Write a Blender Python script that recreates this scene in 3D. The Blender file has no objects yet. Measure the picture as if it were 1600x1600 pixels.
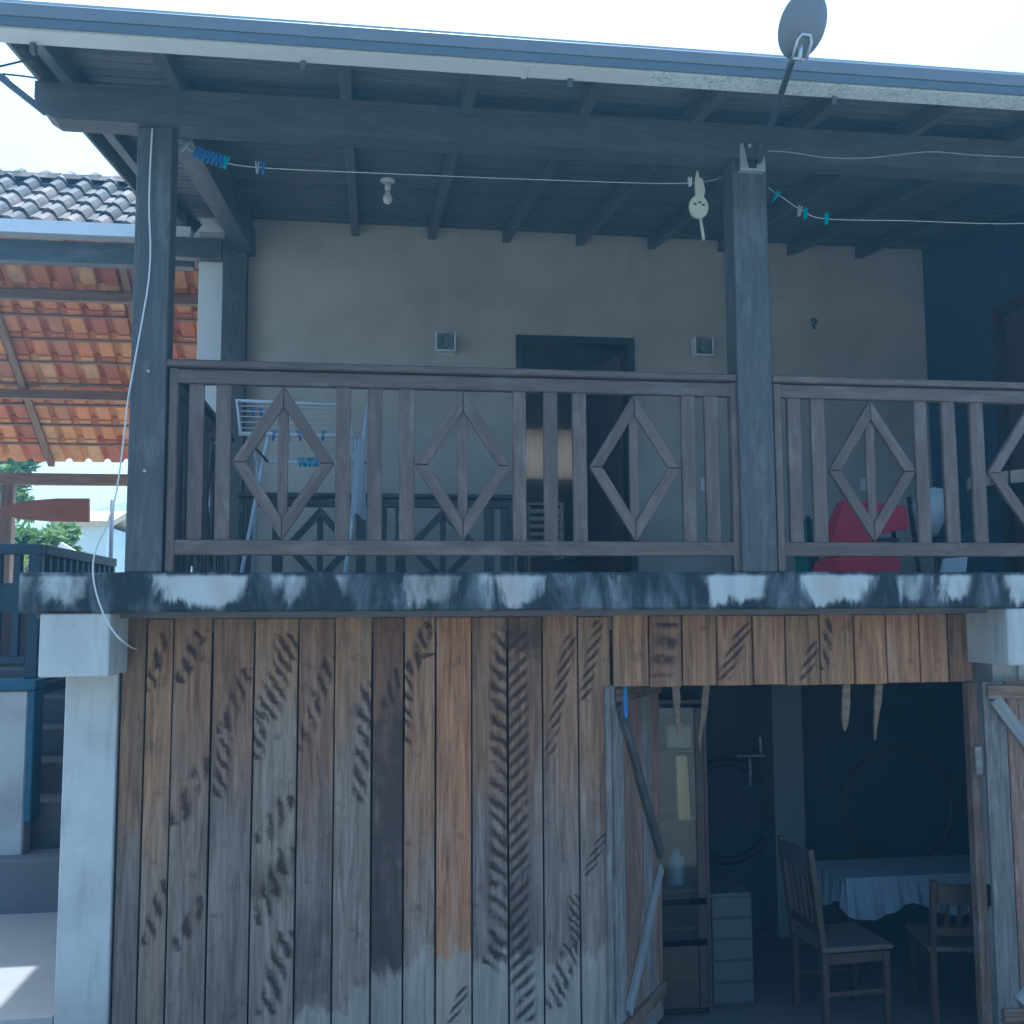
import bpy, bmesh, math, random
from mathutils import Vector, Matrix, Euler
R = math.radians
random.seed(7)
scene = bpy.context.scene
C = scene.collection

# ------------------------------------------------------------------ camera
EYE = 2.45
HAZE = 0.0055
CAMP = Vector((0.0, -5.1, EYE))
FPX, YAW, PITCH, ROLL = 1600.0, R(-7.906), R(5.402), R(-0.299)
def basis():
    r = Vector((math.cos(YAW), math.sin(YAW), 0)); f = Vector((-math.sin(YAW), math.cos(YAW), 0)); u = Vector((0, 0, 1))
    f2 = f * math.cos(PITCH) + u * math.sin(PITCH); u2 = u * math.cos(PITCH) - f * math.sin(PITCH)
    r3 = r * math.cos(ROLL) + u2 * math.sin(ROLL); u3 = u2 * math.cos(ROLL) - r * math.sin(ROLL)
    return r3, u3, f2
CR, CU, CF = basis()
def at(px, py, Y):
    """photograph pixel -> world point on the plane at depth Y (measuring helper)"""
    d = CF * FPX + CR * (px - 800) - CU * (py - 800)
    return CAMP + d * ((Y - CAMP.y) / d.y)
def ax(px, py, Y): return at(px, py, Y).x
def az(px, py, Y): return at(px, py, Y).z
cd = bpy.data.cameras.new('camera'); cam = bpy.data.objects.new('camera', cd); C.objects.link(cam)
cd.sensor_width = 36; cd.lens = 36 * FPX / 1600; cd.clip_end = 2000; cd.clip_start = 0.05
m = Matrix((CR, CU, -CF)).transposed().to_4x4(); m.translation = CAMP; cam.matrix_world = m
scene.camera = cam

# ------------------------------------------------------------------ light
SUN = Vector((0.035, 0.36, 1.0)).normalized()          # towards the sun: high, behind the house
elev = math.asin(SUN.z); azim = math.atan2(SUN.x, SUN.y)
w = bpy.data.worlds.new('World'); scene.world = w; w.use_nodes = True
nt = w.node_tree; bg = nt.nodes['Background']
sky = nt.nodes.new('ShaderNodeTexSky'); sky.sky_type = 'NISHITA'; sky.sun_disc = False
sky.sun_elevation = elev; sky.sun_rotation = azim; sky.air_density = 1.0; sky.dust_density = 4.0; sky.ozone_density = 1.0
nt.links.new(sky.outputs[0], bg.inputs[0]); bg.inputs[1].default_value = 0.15
sd = bpy.data.lights.new('sun', 'SUN'); sd.energy = 3.0; sd.angle = R(0.53); sd.color = (1, .95, .87)
so = bpy.data.objects.new('sun', sd); C.objects.link(so); so.rotation_euler = (-SUN).to_track_quat('-Z', 'Y').to_euler(); so.location = (0, 0, 30)
vs = scene.view_settings
vs.view_transform = 'Standard'; vs.look = 'None'; vs.gamma = 1; vs.exposure = 1.36
vs.use_white_balance = True; vs.white_balance_temperature = 5000; vs.white_balance_tint = -3     # the camera's cool balance
scene.cycles.max_bounces = 8; scene.cycles.diffuse_bounces = 5

# ------------------------------------------------------------------ materials
class NT:
    def __init__(s, name):
        s.m = bpy.data.materials.new(name); s.m.use_nodes = True; s.t = s.m.node_tree; s.b = s.t.nodes['Principled BSDF']
    def n(s, ty, **kw):
        x = s.t.nodes.new('ShaderNode' + ty)
        for k, v in kw.items(): setattr(x, k, v)
        return x
    def l(s, a, b): s.t.links.new(a, b)
    def put(s, inp, v):
        if isinstance(v, bpy.types.NodeSocket): s.l(v, inp)
        elif isinstance(v, (tuple, list)) and len(v) == 3 and inp.type == 'RGBA': inp.default_value = (*v, 1)
        else: inp.default_value = v
    def math(s, op, a, b=0, c=0, clamp=False):
        x = s.n('Math', operation=op); x.use_clamp = clamp
        s.put(x.inputs[0], a); s.put(x.inputs[1], b); s.put(x.inputs[2], c); return x.outputs[0]
    def coord(s, scale=(1, 1, 1), kind='Object', rnd=True):
        tc = s.n('TexCoord'); o = tc.outputs[kind]
        if rnd:
            oi = s.n('ObjectInfo'); mu = s.math('MULTIPLY', oi.outputs['Random'], 37.0)
            cx = s.n('CombineXYZ'); s.l(mu, cx.inputs[0]); s.l(mu, cx.inputs[1]); s.l(mu, cx.inputs[2])
            a = s.n('VectorMath', operation='ADD'); s.l(o, a.inputs[0]); s.l(cx.outputs[0], a.inputs[1]); o = a.outputs[0]
        mp = s.n('Mapping'); s.l(o, mp.inputs[0]); mp.inputs['Scale'].default_value = scale; return mp.outputs[0]
    def noise(s, vec, scale=5, detail=4, rough=.55, dist=0):
        x = s.n('TexNoise'); s.l(vec, x.inputs['Vector']); x.inputs['Scale'].default_value = scale
        x.inputs['Detail'].default_value = detail; x.inputs['Roughness'].default_value = rough; x.inputs['Distortion'].default_value = dist
        return x.outputs['Fac']
    def ramp(s, fac, stops, interp='LINEAR'):
        x = s.n('ValToRGB'); s.l(fac, x.inputs[0]); e = x.color_ramp.elements; x.color_ramp.interpolation = interp
        while len(e) < len(stops): e.new(.5)
        for i, (p, c) in enumerate(stops):
            e[i].position = p; e[i].color = (*c, 1) if isinstance(c, (tuple, list)) else (c, c, c, 1)
        return x.outputs[0]
    def mix(s, fac, a, b, blend='MIX'):
        x = s.n('Mix', data_type='RGBA', blend_type=blend); s.put(x.inputs[0], fac); s.put(x.inputs[6], a); s.put(x.inputs[7], b); return x.outputs[2]
    def sstep(s, v, lo, hi):
        x = s.n('MapRange', interpolation_type='SMOOTHSTEP'); s.put(x.inputs[0], v); s.put(x.inputs[1], lo); s.put(x.inputs[2], hi); return x.outputs[0]
    def out(s, col, rough=.7, bump=None, bs=.3, bd=.01, spec=.3, metal=0):
        s.put(s.b.inputs['Base Color'], col); s.put(s.b.inputs['Roughness'], rough)
        s.b.inputs['Specular IOR Level'].default_value = spec; s.b.inputs['Metallic'].default_value = metal
        if bump is not None:
            b = s.n('Bump'); b.inputs['Strength'].default_value = bs; b.inputs['Distance'].default_value = bd
            s.l(bump, b.inputs['Height']); s.l(b.outputs[0], s.b.inputs['Normal'])
        return s.m
    def objrand(s): return s.n('ObjectInfo').outputs['Random']

M = {}
def wood(name, dark, light, worn=None, rough=.65, var=.5, spec=.3):
    t = NT(name); v = t.coord((1.2, 14, 14)); g = t.noise(v, 3.2, 6, .6, .6)
    f = t.noise(t.coord((4, 70, 70)), 2, 3, .6)
    c = t.mix(t.ramp(g, [(.3, 0), (.7, 1)]), dark, light)
    c = t.mix(t.math('MULTIPLY', f, .35), c, tuple(x * .35 for x in dark))
    if worn:
        b = t.noise(t.coord((1.5, 5, 5)), 2.3, 5, .65)
        c = t.mix(t.math('MULTIPLY', t.ramp(b, [(.52, 0), (.7, 1)]), .6), c, worn)
    r = t.objrand(); hs = t.n('HueSaturation'); t.l(c, hs.inputs['Color'])
    t.l(t.math('MULTIPLY_ADD', r, var, 1 - var / 2), hs.inputs['Value'])
    M[name] = t.out(hs.outputs[0], rough, t.math('ADD', g, f), .35, .004, spec); return M[name]
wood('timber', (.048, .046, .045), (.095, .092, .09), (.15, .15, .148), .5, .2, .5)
wood('rail_wood', (.075, .05, .038), (.155, .108, .084), (.2, .165, .14), .5, .3, .5)
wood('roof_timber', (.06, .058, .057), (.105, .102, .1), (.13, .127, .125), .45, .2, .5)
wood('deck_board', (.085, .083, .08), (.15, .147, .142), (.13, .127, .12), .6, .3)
wood('barge_wood', (.3, .28, .24), (.42, .4, .35), None, .6, .2)
wood('door_board', (.12, .062, .04), (.3, .19, .13), (.32, .27, .23), .8, .6)
wood('grey_board', (.13, .115, .1), (.29, .26, .225), (.36, .35, .33), .8, .3)
wood('dark_brace', (.06, .05, .045), (.13, .115, .1), (.2, .19, .18), .8, .2)
wood('pale_brace', (.2, .2, .19), (.36, .355, .34), None, .7, .2)
wood('stub_wood', (.12, .08, .05), (.24, .165, .1), None, .8, .3)
wood('porch_wood', (.22, .13, .085), (.38, .24, .16), None, .7, .3)
wood('brown_board', (.3, .11, .055), (.42, .17, .09), None, .5, .1)
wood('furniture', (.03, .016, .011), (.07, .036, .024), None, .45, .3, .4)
wood('pale_board', (.3, .29, .27), (.45, .44, .42), None, .6, .2)
def plaster(name, col, dirt=(.3, .28, .25), amt=.3, rough=.85, sc=3, bs=.25):
    t = NT(name); v = t.coord((1, 1, 1), rnd=False); a = t.noise(v, sc, 6, .6); b = t.noise(v, sc * 14, 3, .6)
    c = t.mix(t.math('MULTIPLY', t.ramp(a, [(.4, 0), (.75, 1)]), amt), col, dirt)
    M[name] = t.out(c, rough, t.math('ADD', t.math('MULTIPLY', b, .4), a), bs, .006); return M[name]
plaster('wall_beige', (.46, .42, .36), (.29, .26, .22), .75, sc=1.5)
def old_paint():
    t = NT('paint_white'); g = t.n('NewGeometry'); p = g.outputs['Position']; sp = t.n('SeparateXYZ'); t.l(p, sp.inputs[0])
    a = t.noise(p, 2.6, 6, .62); b = t.noise(p, 40, 4, .6); mp = t.n('Mapping'); t.l(p, mp.inputs[0]); mp.inputs['Scale'].default_value = (1, 1, .12); d = t.noise(mp.outputs[0], 16, 4, .6)
    c = t.mix(t.math('MULTIPLY', t.ramp(a, [(.42, 0), (.66, 1)]), .55), (.5, .495, .465), (.33, .325, .3))
    c = t.mix(t.math('MULTIPLY', t.ramp(d, [(.52, 0), (.72, 1)]), .4), c, (.22, .215, .2))
    gr = t.sstep(t.math('ADD', sp.outputs[2], t.math('MULTIPLY', t.math('SUBTRACT', a, .5), 1.2)), .75, .15)
    c = t.mix(t.math('MULTIPLY', gr, .55), c, (.2, .18, .15)); c = t.mix(t.ramp(b, [(.66, 0), (.72, .5)]), c, (.2, .2, .19))
    M['paint_white'] = t.out(c, .85, t.math('ADD', t.math('MULTIPLY', b, .4), a), .35, .008)
old_paint()
plaster('pillar_white', (.6, .6, .57), (.45, .44, .41), .3)
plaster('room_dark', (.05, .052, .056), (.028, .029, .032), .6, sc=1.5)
plaster('brown_wall', (.12, .06, .05), (.08, .045, .04), .5)
plaster('stair_wall', (.47, .46, .42), (.22, .21, .19), .7, sc=2.2)
plaster('floor_tile', (.36, .33, .3), (.26, .24, .22), .5, .5)
plaster('step_concrete', (.16, .15, .15), (.1, .1, .1), .6)
plaster('ground_soil', (.27, .25, .21), (.17, .165, .12), .8, sc=.6)
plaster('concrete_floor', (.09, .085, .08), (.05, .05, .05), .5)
plaster('balcony_tile', (.42, .4, .37), (.3, .29, .27), .4, .5)
plaster('terrace_concrete', (.56, .53, .47), (.42, .4, .36), .5, sc=.8)
plaster('far_white', (.85, .84, .8), (.75, .74, .7), .2)
plaster('far_blue', (.5, .6, .62), (.42, .5, .52), .3)
def plain(name, col, rough=.5, metal=0, spec=.4, var=.12, sc=20, trans=0, emit=None, alpha=1):
    t = NT(name); a = t.noise(t.coord((1, 1, 1)), sc, 4, .6)
    c = t.mix(t.math('MULTIPLY', a, var * 2), col, tuple(x * .55 for x in col)); t.out(c, rough, a, .08, .003, spec, metal)
    if trans: t.b.inputs['Transmission Weight'].default_value = trans; t.b.inputs['IOR'].default_value = 1.45
    M[name] = t.m; return t.m
plain('gutter_metal', (.72, .74, .74), .5, .1, .5, .2, 9)
def galv():
    t = NT('galvanised'); v = t.coord((1, 1, 1), rnd=False); a = t.noise(v, 55, 5, .75); b = t.noise(v, 6, 4, .6)
    f = t.math('MULTIPLY', t.ramp(a, [(.45, 0), (.6, 1)]), t.ramp(b, [(.35, .3), (.6, 1)]))
    M['galvanised'] = t.out(t.mix(f, (.8, .83, .84), (.42, .47, .5)), .45, a, .1, .002, .5, .2)
galv()
plain('trim_slate', (.1, .125, .15), .5, var=.2, sc=5); plain('trim_grey', (.16, .18, .2), .45, var=.2, sc=5)
plain('sheet_metal', (.33, .36, .38), .5, .3)
plain('dish_grey', (.16, .17, .19), .5); plain('pole_metal', (.1, .11, .12), .45, .5); plain('bracket_metal', (.5, .53, .55), .4, .6)
plain('wire_white', (.6, .6, .58), .5); plain('wire_dark', (.04, .04, .04), .6)
plain('plastic_white', (.68, .68, .66), .4); plain('ivory', (.55, .54, .42), .5); plain('enamel_blue', (.66, .74, .82), .35)
plain('peg_blue', (.03, .16, .42), .4); plain('peg_teal', (.02, .38, .45), .4); plain('peg_grey', (.35, .36, .42), .4)
plain('blue_paint', (.03, .1, .16), .6, var=.4, sc=6); plain('blue_paint_dark', (.018, .035, .055), .55, var=.3, sc=8)
plain('red_fabric', (.6, .045, .085), .85, var=.25, sc=8); plain('green_plastic', (.02, .2, .14), .5)
plain('white_cloth', (.62, .66, .7), .9, var=.2, sc=8); plain('blue_cloth', (.78, .84, .9), .9, var=.2, sc=8); plain('navy_cloth', (.05, .07, .11), .9)
plain('black_rubber', (.02, .02, .022), .6); plain('peach_cloth', (.62, .4, .25), .9); plain('straw', (.55, .48, .34), .8, var=.4, sc=14)
plain('dark_paint', (.03, .032, .035), .4); plain('door_leaf_paint', (.1, .06, .048), .4); plain('teal_wall', (.04, .07, .12), .6)
plain('seat_wood', (.08, .06, .05), .5); plain('room_plaster', (.17, .17, .165), .8, sc=4); plain('table_linen', (.27, .31, .36), .9, var=.2, sc=8); plain('dim_board', (.065, .066, .066), .6)
plain('jar_glaze', (.16, .24, .3), .3)
plain('frost_glass', (.8, .83, .82), .2, var=.35, sc=14); plain('bulb_glass', (.7, .7, .68), .25); plain('copper_hoop', (.07, .035, .024), .5); plain('tyre_grey', (.012, .012, .013), .6); plain('roof_grey', (.16, .19, .21), .7, var=.3)
plain('screw_metal', (.5, .5, .48), .4, .6); plain('reflection_yellow', (.8, .5, .2), .5); plain('reflection_straw', (.4, .35, .22), .8, var=.4, sc=40)  # yellow and straw tones imitate reflections in the cabinet glass
def glass(name, col, rough=.05, mixv=.6):
    t = NT(name); tr = t.n('BsdfTransparent'); tr.inputs[0].default_value = (*col, 1); gl = t.n('BsdfGlossy'); gl.inputs[1].default_value = rough
    fr = t.n('Fresnel'); fr.inputs[0].default_value = 1.5; ms = t.n('MixShader'); t.l(fr.outputs[0], ms.inputs[0]); t.l(tr.outputs[0], ms.inputs[1]); t.l(gl.outputs[0], ms.inputs[2])
    t.l(ms.outputs[0], t.t.nodes['Material Output'].inputs[0]); M[name] = t.m
glass('clear_glass', (.85, .88, .88)); glass('tinted_glass', (.35, .42, .5))
def tilem(name, cols, dirt, amt):
    t = NT(name); r = t.objrand(); n = len(cols)
    c = t.ramp(r, [(i / n, cols[i]) for i in range(n)], 'CONSTANT')
    a = t.noise(t.coord((1, 1, 1)), 9, 5, .65); c = t.mix(t.math('MULTIPLY', t.ramp(a, [(.4, 0), (.7, 1)]), amt), c, dirt)
    M[name] = t.out(c, .8, a, .2, .004)
tilem('clay_under', [(.68, .25, .1), (.72, .3, .12), (.62, .2, .09), (.7, .33, .13), (.5, .15, .08), (.76, .42, .2), (.55, .22, .12), (.72, .28, .11)], (.36, .2, .1), .6)
tilem('clay_top', [(.17, .135, .12), (.09, .08, .078), (.24, .19, .165), (.13, .115, .11), (.2, .15, .13), (.11, .1, .1)], (.05, .05, .05), .8)
def leafm(name, a, b):
    t = NT(name); g = t.n('NewGeometry'); c = t.ramp(g.outputs['Random Per Island'], [(0, a), (1, b)]); t.out(c, .55, spec=.3)
    t.b.inputs['Subsurface Weight'].default_value = 0
    tr = t.n('BsdfTranslucent'); t.l(c, tr.inputs[0]); ms = t.n('MixShader'); ms.inputs[0].default_value = .35
    t.l(t.b.outputs[0], ms.inputs[1]); t.l(tr.outputs[0], ms.inputs[2]); t.l(ms.outputs[0], t.t.nodes['Material Output'].inputs[0]); M[name] = t.m
leafm('leaf_green', (.07, .15, .03), (.2, .3, .07)); leafm('leaf_lime', (.16, .22, .05), (.3, .34, .09))
# mould-stained curb: pale lime-wash patches where the photograph shows them, black mould between
def curbm():
    t = NT('curb_stain'); tc = t.n('TexCoord'); geo = t.n('NewGeometry'); sp = t.n('SeparateXYZ'); t.l(geo.outputs['Position'], sp.inputs[0])
    mpv = t.n('Mapping'); t.l(geo.outputs['Position'], mpv.inputs[0]); mpv.inputs['Scale'].default_value = (1, 1, .3); v = mpv.outputs[0]; n1 = t.noise(v, 7.5, 6, .62, .5); n2 = t.noise(v, 30, 5, .62); n3 = t.noise(v, 3, 3, .5)
    x = t.math('ADD', sp.outputs[0], t.math('MULTIPLY', t.math('SUBTRACT', n1, .5), .3))
    zz = t.math('DIVIDE', t.math('SUBTRACT', sp.outputs[2], 2.44), .19)
    acc = None
    for (p0, p1, wgt) in [(0, 52, .45), (62, 140, .62), (168, 190, .4), (238, 382, 1), (428, 478, .6), (520, 550, .55), (628, 715, .55), (765, 850, .72), (890, 905, .3), (955, 985, .3), (1095, 1200, .85), (1255, 1362, .95), (1395, 1455, .45), (1462, 1518, .85), (1560, 1700, .8)]:
        a, b = ax(p0, 925, 0), ax(p1, 925, 0)
        e = .05
        xl_ = t.math('SUBTRACT', x, t.math('MULTIPLY', t.math('SUBTRACT', 1, zz), .07)); xr_ = t.math('ADD', x, t.math('MULTIPLY', t.math('SUBTRACT', 1, zz), .07))
        k = t.math('MULTIPLY', t.sstep(xl_, a - e, a + e), t.math('SUBTRACT', 1, t.sstep(xr_, b - e, b + e)))
        k = t.math('MULTIPLY', k, wgt); acc = k if acc is None else t.math('MAXIMUM', acc, k)
    edge = t.math('MULTIPLY', t.sstep(t.math('ADD', zz, t.math('MULTIPLY', t.math('SUBTRACT', n1, .5), 1.0)), .02, .36), t.math('SUBTRACT', 1, t.math('MULTIPLY', t.sstep(zz, .86, 1.0), .8)))
    f = t.math('MULTIPLY', acc, edge)
    spk = t.math('ADD', t.math('MULTIPLY', t.math('SUBTRACT', n2, .5), .9), t.math('MULTIPLY', t.math('SUBTRACT', n1, .5), 1.3))
    f = t.sstep(t.math('ADD', f, t.math('MULTIPLY', spk, .7)), .05, .95)
    dark = t.mix(t.sstep(n1, .42, .72), (.028, .034, .038), (.13, .145, .16))
    pale = t.mix(t.sstep(n3, .45, .65), (.46, .47, .45), (.4, .37, .33))
    M['curb_stain'] = t.out(t.mix(f, dark, pale), .9, n1, .3, .006, .2)
curbm()

# stamped leaf-mark group for the plank wall
def frond_group():
    g = bpy.data.node_groups.new('leaf_mark', 'ShaderNodeTree'); I = g.interface
    for nm in ('U', 'V', 'U0', 'V0', 'U1', 'V1', 'Width', 'Pitch', 'Slope', 'Noise', 'Power'): I.new_socket(nm, in_out='INPUT', socket_type='NodeSocketFloat')
    I.new_socket('Fac', in_out='OUTPUT', socket_type='NodeSocketFloat')
    gi = g.nodes.new('NodeGroupInput'); go = g.nodes.new('NodeGroupOutput'); i = gi.outputs
    def mt(op, a, b=0, c=0):
        x = g.nodes.new('ShaderNodeMath'); x.operation = op
        for k, v in enumerate((a, b, c)):
            if isinstance(v, bpy.types.NodeSocket): g.links.new(v, x.inputs[k])
            else: x.inputs[k].default_value = v
        return x.outputs[0]
    def ss(v, lo, hi):
        x = g.nodes.new('ShaderNodeMapRange'); x.interpolation_type = 'SMOOTHSTEP'
        for k, q in enumerate((v, lo, hi)):
            if isinstance(q, bpy.types.NodeSocket): g.links.new(q, x.inputs[k])
            else: x.inputs[k].default_value = q
        return x.outputs[0]
    nz = mt('SUBTRACT', i['Noise'], .5)
    v = mt('ADD', i['V'], mt('MULTIPLY', nz, .022)); u = mt('ADD', i['U'], mt('MULTIPLY', nz, .045))
    t = mt('DIVIDE', mt('SUBTRACT', v, i['V0']), mt('SUBTRACT', i['V1'], i['V0']))
    du = mt('SUBTRACT', u, mt('MULTIPLY_ADD', t, mt('SUBTRACT', i['U1'], i['U0']), i['U0']))
    mw = mt('SUBTRACT', 1, ss(mt('DIVIDE', mt('ABSOLUTE', du), i['Width']), .45, 1.0))
    mv = mt('MULTIPLY', ss(t, 0, .06), mt('SUBTRACT', 1, ss(t, .94, 1)))
    ph = mt('FRACT', mt('ADD', mt('DIVIDE', mt('SUBTRACT', v, mt('MULTIPLY', du, i['Slope'])), i['Pitch']), mt('MULTIPLY', nz, .9)))
    d = mt('SUBTRACT', 1, ss(mt('ABSOLUTE', mt('SUBTRACT', ph, .5)), .06, .42))
    f = mt('MULTIPLY', mt('MULTIPLY', mw, mv), d)
    f = mt('MULTIPLY', f, ss(i['Noise'], .25, .5))
    g.links.new(mt('MULTIPLY', f, i['Power']), go.inputs[0]); return g
FROND = frond_group()

# ------------------------------------------------------------------ geometry helpers
def tag(o, label=None, cat=None, group=None, kind=None):
    if label: o['label'] = label
    if cat: o['category'] = cat
    if group: o['group'] = group
    if kind: o['kind'] = kind
    return o
def thing(name, loc, label, cat, group=None):
    o = bpy.data.objects.new(name, None); C.objects.link(o); o.location = loc; o.empty_display_size = .1
    return tag(o, label, cat, group)
def wloc(o):
    v = Vector(o.location); p = o.parent
    while p: v = v + Vector(p.location); p = p.parent
    return v
def link(name, me, mat, parent=None, loc=(0, 0, 0), rot=None):
    o = bpy.data.objects.new(name, me); C.objects.link(o)
    if mat is not None and not me.materials: me.materials.append(M[mat] if isinstance(mat, str) else mat)
    L = Vector(loc)
    if parent: o.parent = parent; L = L - wloc(parent)
    o.location = L
    if rot is not None: o.rotation_euler = rot
    return o
def finish(name, bm, mat, parent=None, smooth=False, center=True):
    """bmesh in world coordinates -> mesh object whose origin is its own middle"""
    bmesh.ops.recalc_face_normals(bm, faces=bm.faces)
    c = Vector((0, 0, 0))
    if center and len(bm.verts):
        lo = [min(v.co[i] for v in bm.verts) for i in range(3)]; hi = [max(v.co[i] for v in bm.verts) for i in range(3)]
        c = Vector([(a + b) / 2 for a, b in zip(lo, hi)])
        bmesh.ops.translate(bm, verts=bm.verts, vec=-c)
    me = bpy.data.meshes.new(name); bm.to_mesh(me); bm.free()
    if smooth:
        for p in me.polygons: p.use_smooth = True
    return link(name, me, mat, parent, c)
def abox(bm, a, b, bev=0):
    x0, y0, z0 = a; x1, y1, z1 = b
    vs_ = [bm.verts.new(p) for p in ((x0, y0, z0), (x1, y0, z0), (x1, y1, z0), (x0, y1, z0), (x0, y0, z1), (x1, y0, z1), (x1, y1, z1), (x0, y1, z1))]
    fs = [bm.faces.new([vs_[i] for i in q]) for q in ((0, 3, 2, 1), (4, 5, 6, 7), (0, 1, 5, 4), (1, 2, 6, 5), (2, 3, 7, 6), (3, 0, 4, 7))]
    if bev: bmesh.ops.bevel(bm, geom=list({e for f in fs for e in f.edges}), offset=bev, segments=1, affect='EDGES')
def box(name, a, b, mat, parent=None, bev=0.004):
    bm = bmesh.new(); abox(bm, a, b, bev); return finish(name, bm, mat, parent)
def member(name, p, q, wd, ht, mat, parent=None, out=(0, -1, 0), bev=.004, jit=0):
    """a squared timber from p to q; ht is measured along 'out', wd across"""
    p, q = Vector(p), Vector(q); X = (q - p); L = X.length; X.normalize(); o = Vector(out)
    Z = (o - X * o.dot(X)).normalized(); Y = Z.cross(X)
    bm = bmesh.new(); abox(bm, (-L / 2, -wd / 2, -ht / 2), (L / 2, wd / 2, ht / 2), bev)
    if jit:
        for v in bm.verts: v.co += Vector((0, random.uniform(-jit, jit), random.uniform(-jit, jit)))
    bmesh.ops.recalc_face_normals(bm, faces=bm.faces)
    me = bpy.data.meshes.new(name); bm.to_mesh(me); bm.free()
    rot = Matrix((X, Y, Z)).transposed().to_euler()
    return link(name, me, mat, parent, (p + q) / 2, rot)
def mitred(name, pts, d, thick, mat, parent, out):
    """flat bar with mitred ends: pts is its outline in world space, d its grain direction"""
    X = Vector(d).normalized(); Z = Vector(out); Z = (Z - X * Z.dot(X)).normalized(); Y = Z.cross(X); Rm = Matrix((X, Y, Z)); pts = [Vector(p) for p in pts]
    c = sum(pts, Vector()) / len(pts); bm = bmesh.new(); loc_ = [Rm @ (p - c) for p in pts]
    A = [bm.verts.new((p.x, p.y, -thick / 2)) for p in loc_]; B = [bm.verts.new((p.x, p.y, thick / 2)) for p in loc_]; n = len(pts)
    bm.faces.new(A[::-1]); bm.faces.new(B)
    for i in range(n): bm.faces.new((A[i], A[(i + 1) % n], B[(i + 1) % n], B[i]))
    bmesh.ops.bevel(bm, geom=bm.edges[:], offset=.003, segments=1, affect='EDGES'); bmesh.ops.recalc_face_normals(bm, faces=bm.faces)
    me = bpy.data.meshes.new(name); bm.to_mesh(me); bm.free()
    return link(name, me, mat, parent, c, Rm.transposed().to_euler())
def tube(bm, pts, r, seg=8, closed=False, cap=True):
    pts = [Vector(p) for p in pts]; n = len(pts); rings = []
    prev = None
    for i, p in enumerate(pts):
        if closed: d = pts[(i + 1) % n] - pts[i - 1]
        else: d = pts[min(i + 1, n - 1)] - pts[max(i - 1, 0)]
        d.normalize()
        if prev is None: a = d.orthogonal().normalized()
        else: a = (prev - d * prev.dot(d)).normalized()
        prev = a; b = d.cross(a); rr = r[i] if isinstance(r, (list, tuple)) else r
        rings.append([bm.verts.new(p + a * (rr * math.cos(2 * math.pi * k / seg)) + b * (rr * math.sin(2 * math.pi * k / seg))) for k in range(seg)])
    for i in range(n if closed else n - 1):
        A, B = rings[i], rings[(i + 1) % n]
        for k in range(seg): bm.faces.new((A[k], A[(k + 1) % seg], B[(k + 1) % seg], B[k]))
    if cap and not closed: bm.faces.new(rings[0][::-1]); bm.faces.new(rings[-1])
def tubeo(name, pts, r, mat, parent=None, seg=8, closed=False):
    bm = bmesh.new(); tube(bm, pts, r, seg, closed); return finish(name, bm, mat, parent, True)
def lathe(bm, prof, c, axis='Z', seg=20):
    rings = []
    for r_, h in prof:
        ring = []
        for k in range(seg):
            a = 2 * math.pi * k / seg
            if axis == 'Z': p = (r_ * math.cos(a), r_ * math.sin(a), h)
            elif axis == 'Y': p = (r_ * math.cos(a), h, r_ * math.sin(a))
            else: p = (h, r_ * math.cos(a), r_ * math.sin(a))
            ring.append(bm.verts.new(Vector(c) + Vector(p)))
        rings.append(ring)
    for A, B in zip(rings, rings[1:]):
        for k in range(seg): bm.faces.new((A[k], A[(k + 1) % seg], B[(k + 1) % seg], B[k]))
    bm.faces.new(rings[0][::-1]); bm.faces.new(rings[-1])
def spline(pts, n=8):
    pts = [Vector(p) for p in pts]; out = []
    for i in range(len(pts) - 1):
        p0, p1, p2, p3 = pts[max(i - 1, 0)], pts[i], pts[i + 1], pts[min(i + 2, len(pts) - 1)]
        for k in range(n):
            t = k / n; out.append(.5 * ((2 * p1) + (p2 - p0) * t + (2 * p0 - 5 * p1 + 4 * p2 - p3) * t * t + (3 * p1 - p0 - 3 * p2 + p3) * t ** 3))
    out.append(pts[-1]); return out
def prism(bm, poly, d0, d1, plane='XZ'):
    f = (lambda a, b, c: (a, c, b)) if plane == 'XZ' else ((lambda a, b, c: (c, a, b)) if plane == 'YZ' else (lambda a, b, c: (a, b, c)))
    A = [bm.verts.new(f(a, b, d0)) for a, b in poly]; B = [bm.verts.new(f(a, b, d1)) for a, b in poly]
    n = len(poly); bm.faces.new(A[::-1]); bm.faces.new(B)
    for i in range(n): bm.faces.new((A[i], A[(i + 1) % n], B[(i + 1) % n], B[i]))
def structure(o): o['kind'] = 'structure'; return o

# ------------------------------------------------------------------ setting
bm = bmesh.new(); abox(bm, (-260, -260, -.6), (260, 420, -.02)); structure(finish('ground', bm, 'ground_soil'))
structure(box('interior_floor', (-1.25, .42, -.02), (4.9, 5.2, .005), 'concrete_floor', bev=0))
PZ = .462
structure(box('landing_pavement', (-7, .42, -.02), (-1.53, 2.27, PZ), 'floor_tile'))
structure(box('hill_terrace', (-40, 4.75, -.02), (-1.45, 60, 1.95), 'terrace_concrete'))

# ------------------------------------------------------------------ the house
H = thing('house', (1.6, 1.5, 0), 'two-storey timber and plaster house with a covered balcony and weathered concrete edge', 'house')
CX0, CX1 = ax(30, 925, 0), 6.2
CZ0, CZ1 = 2.443, 2.634
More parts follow.
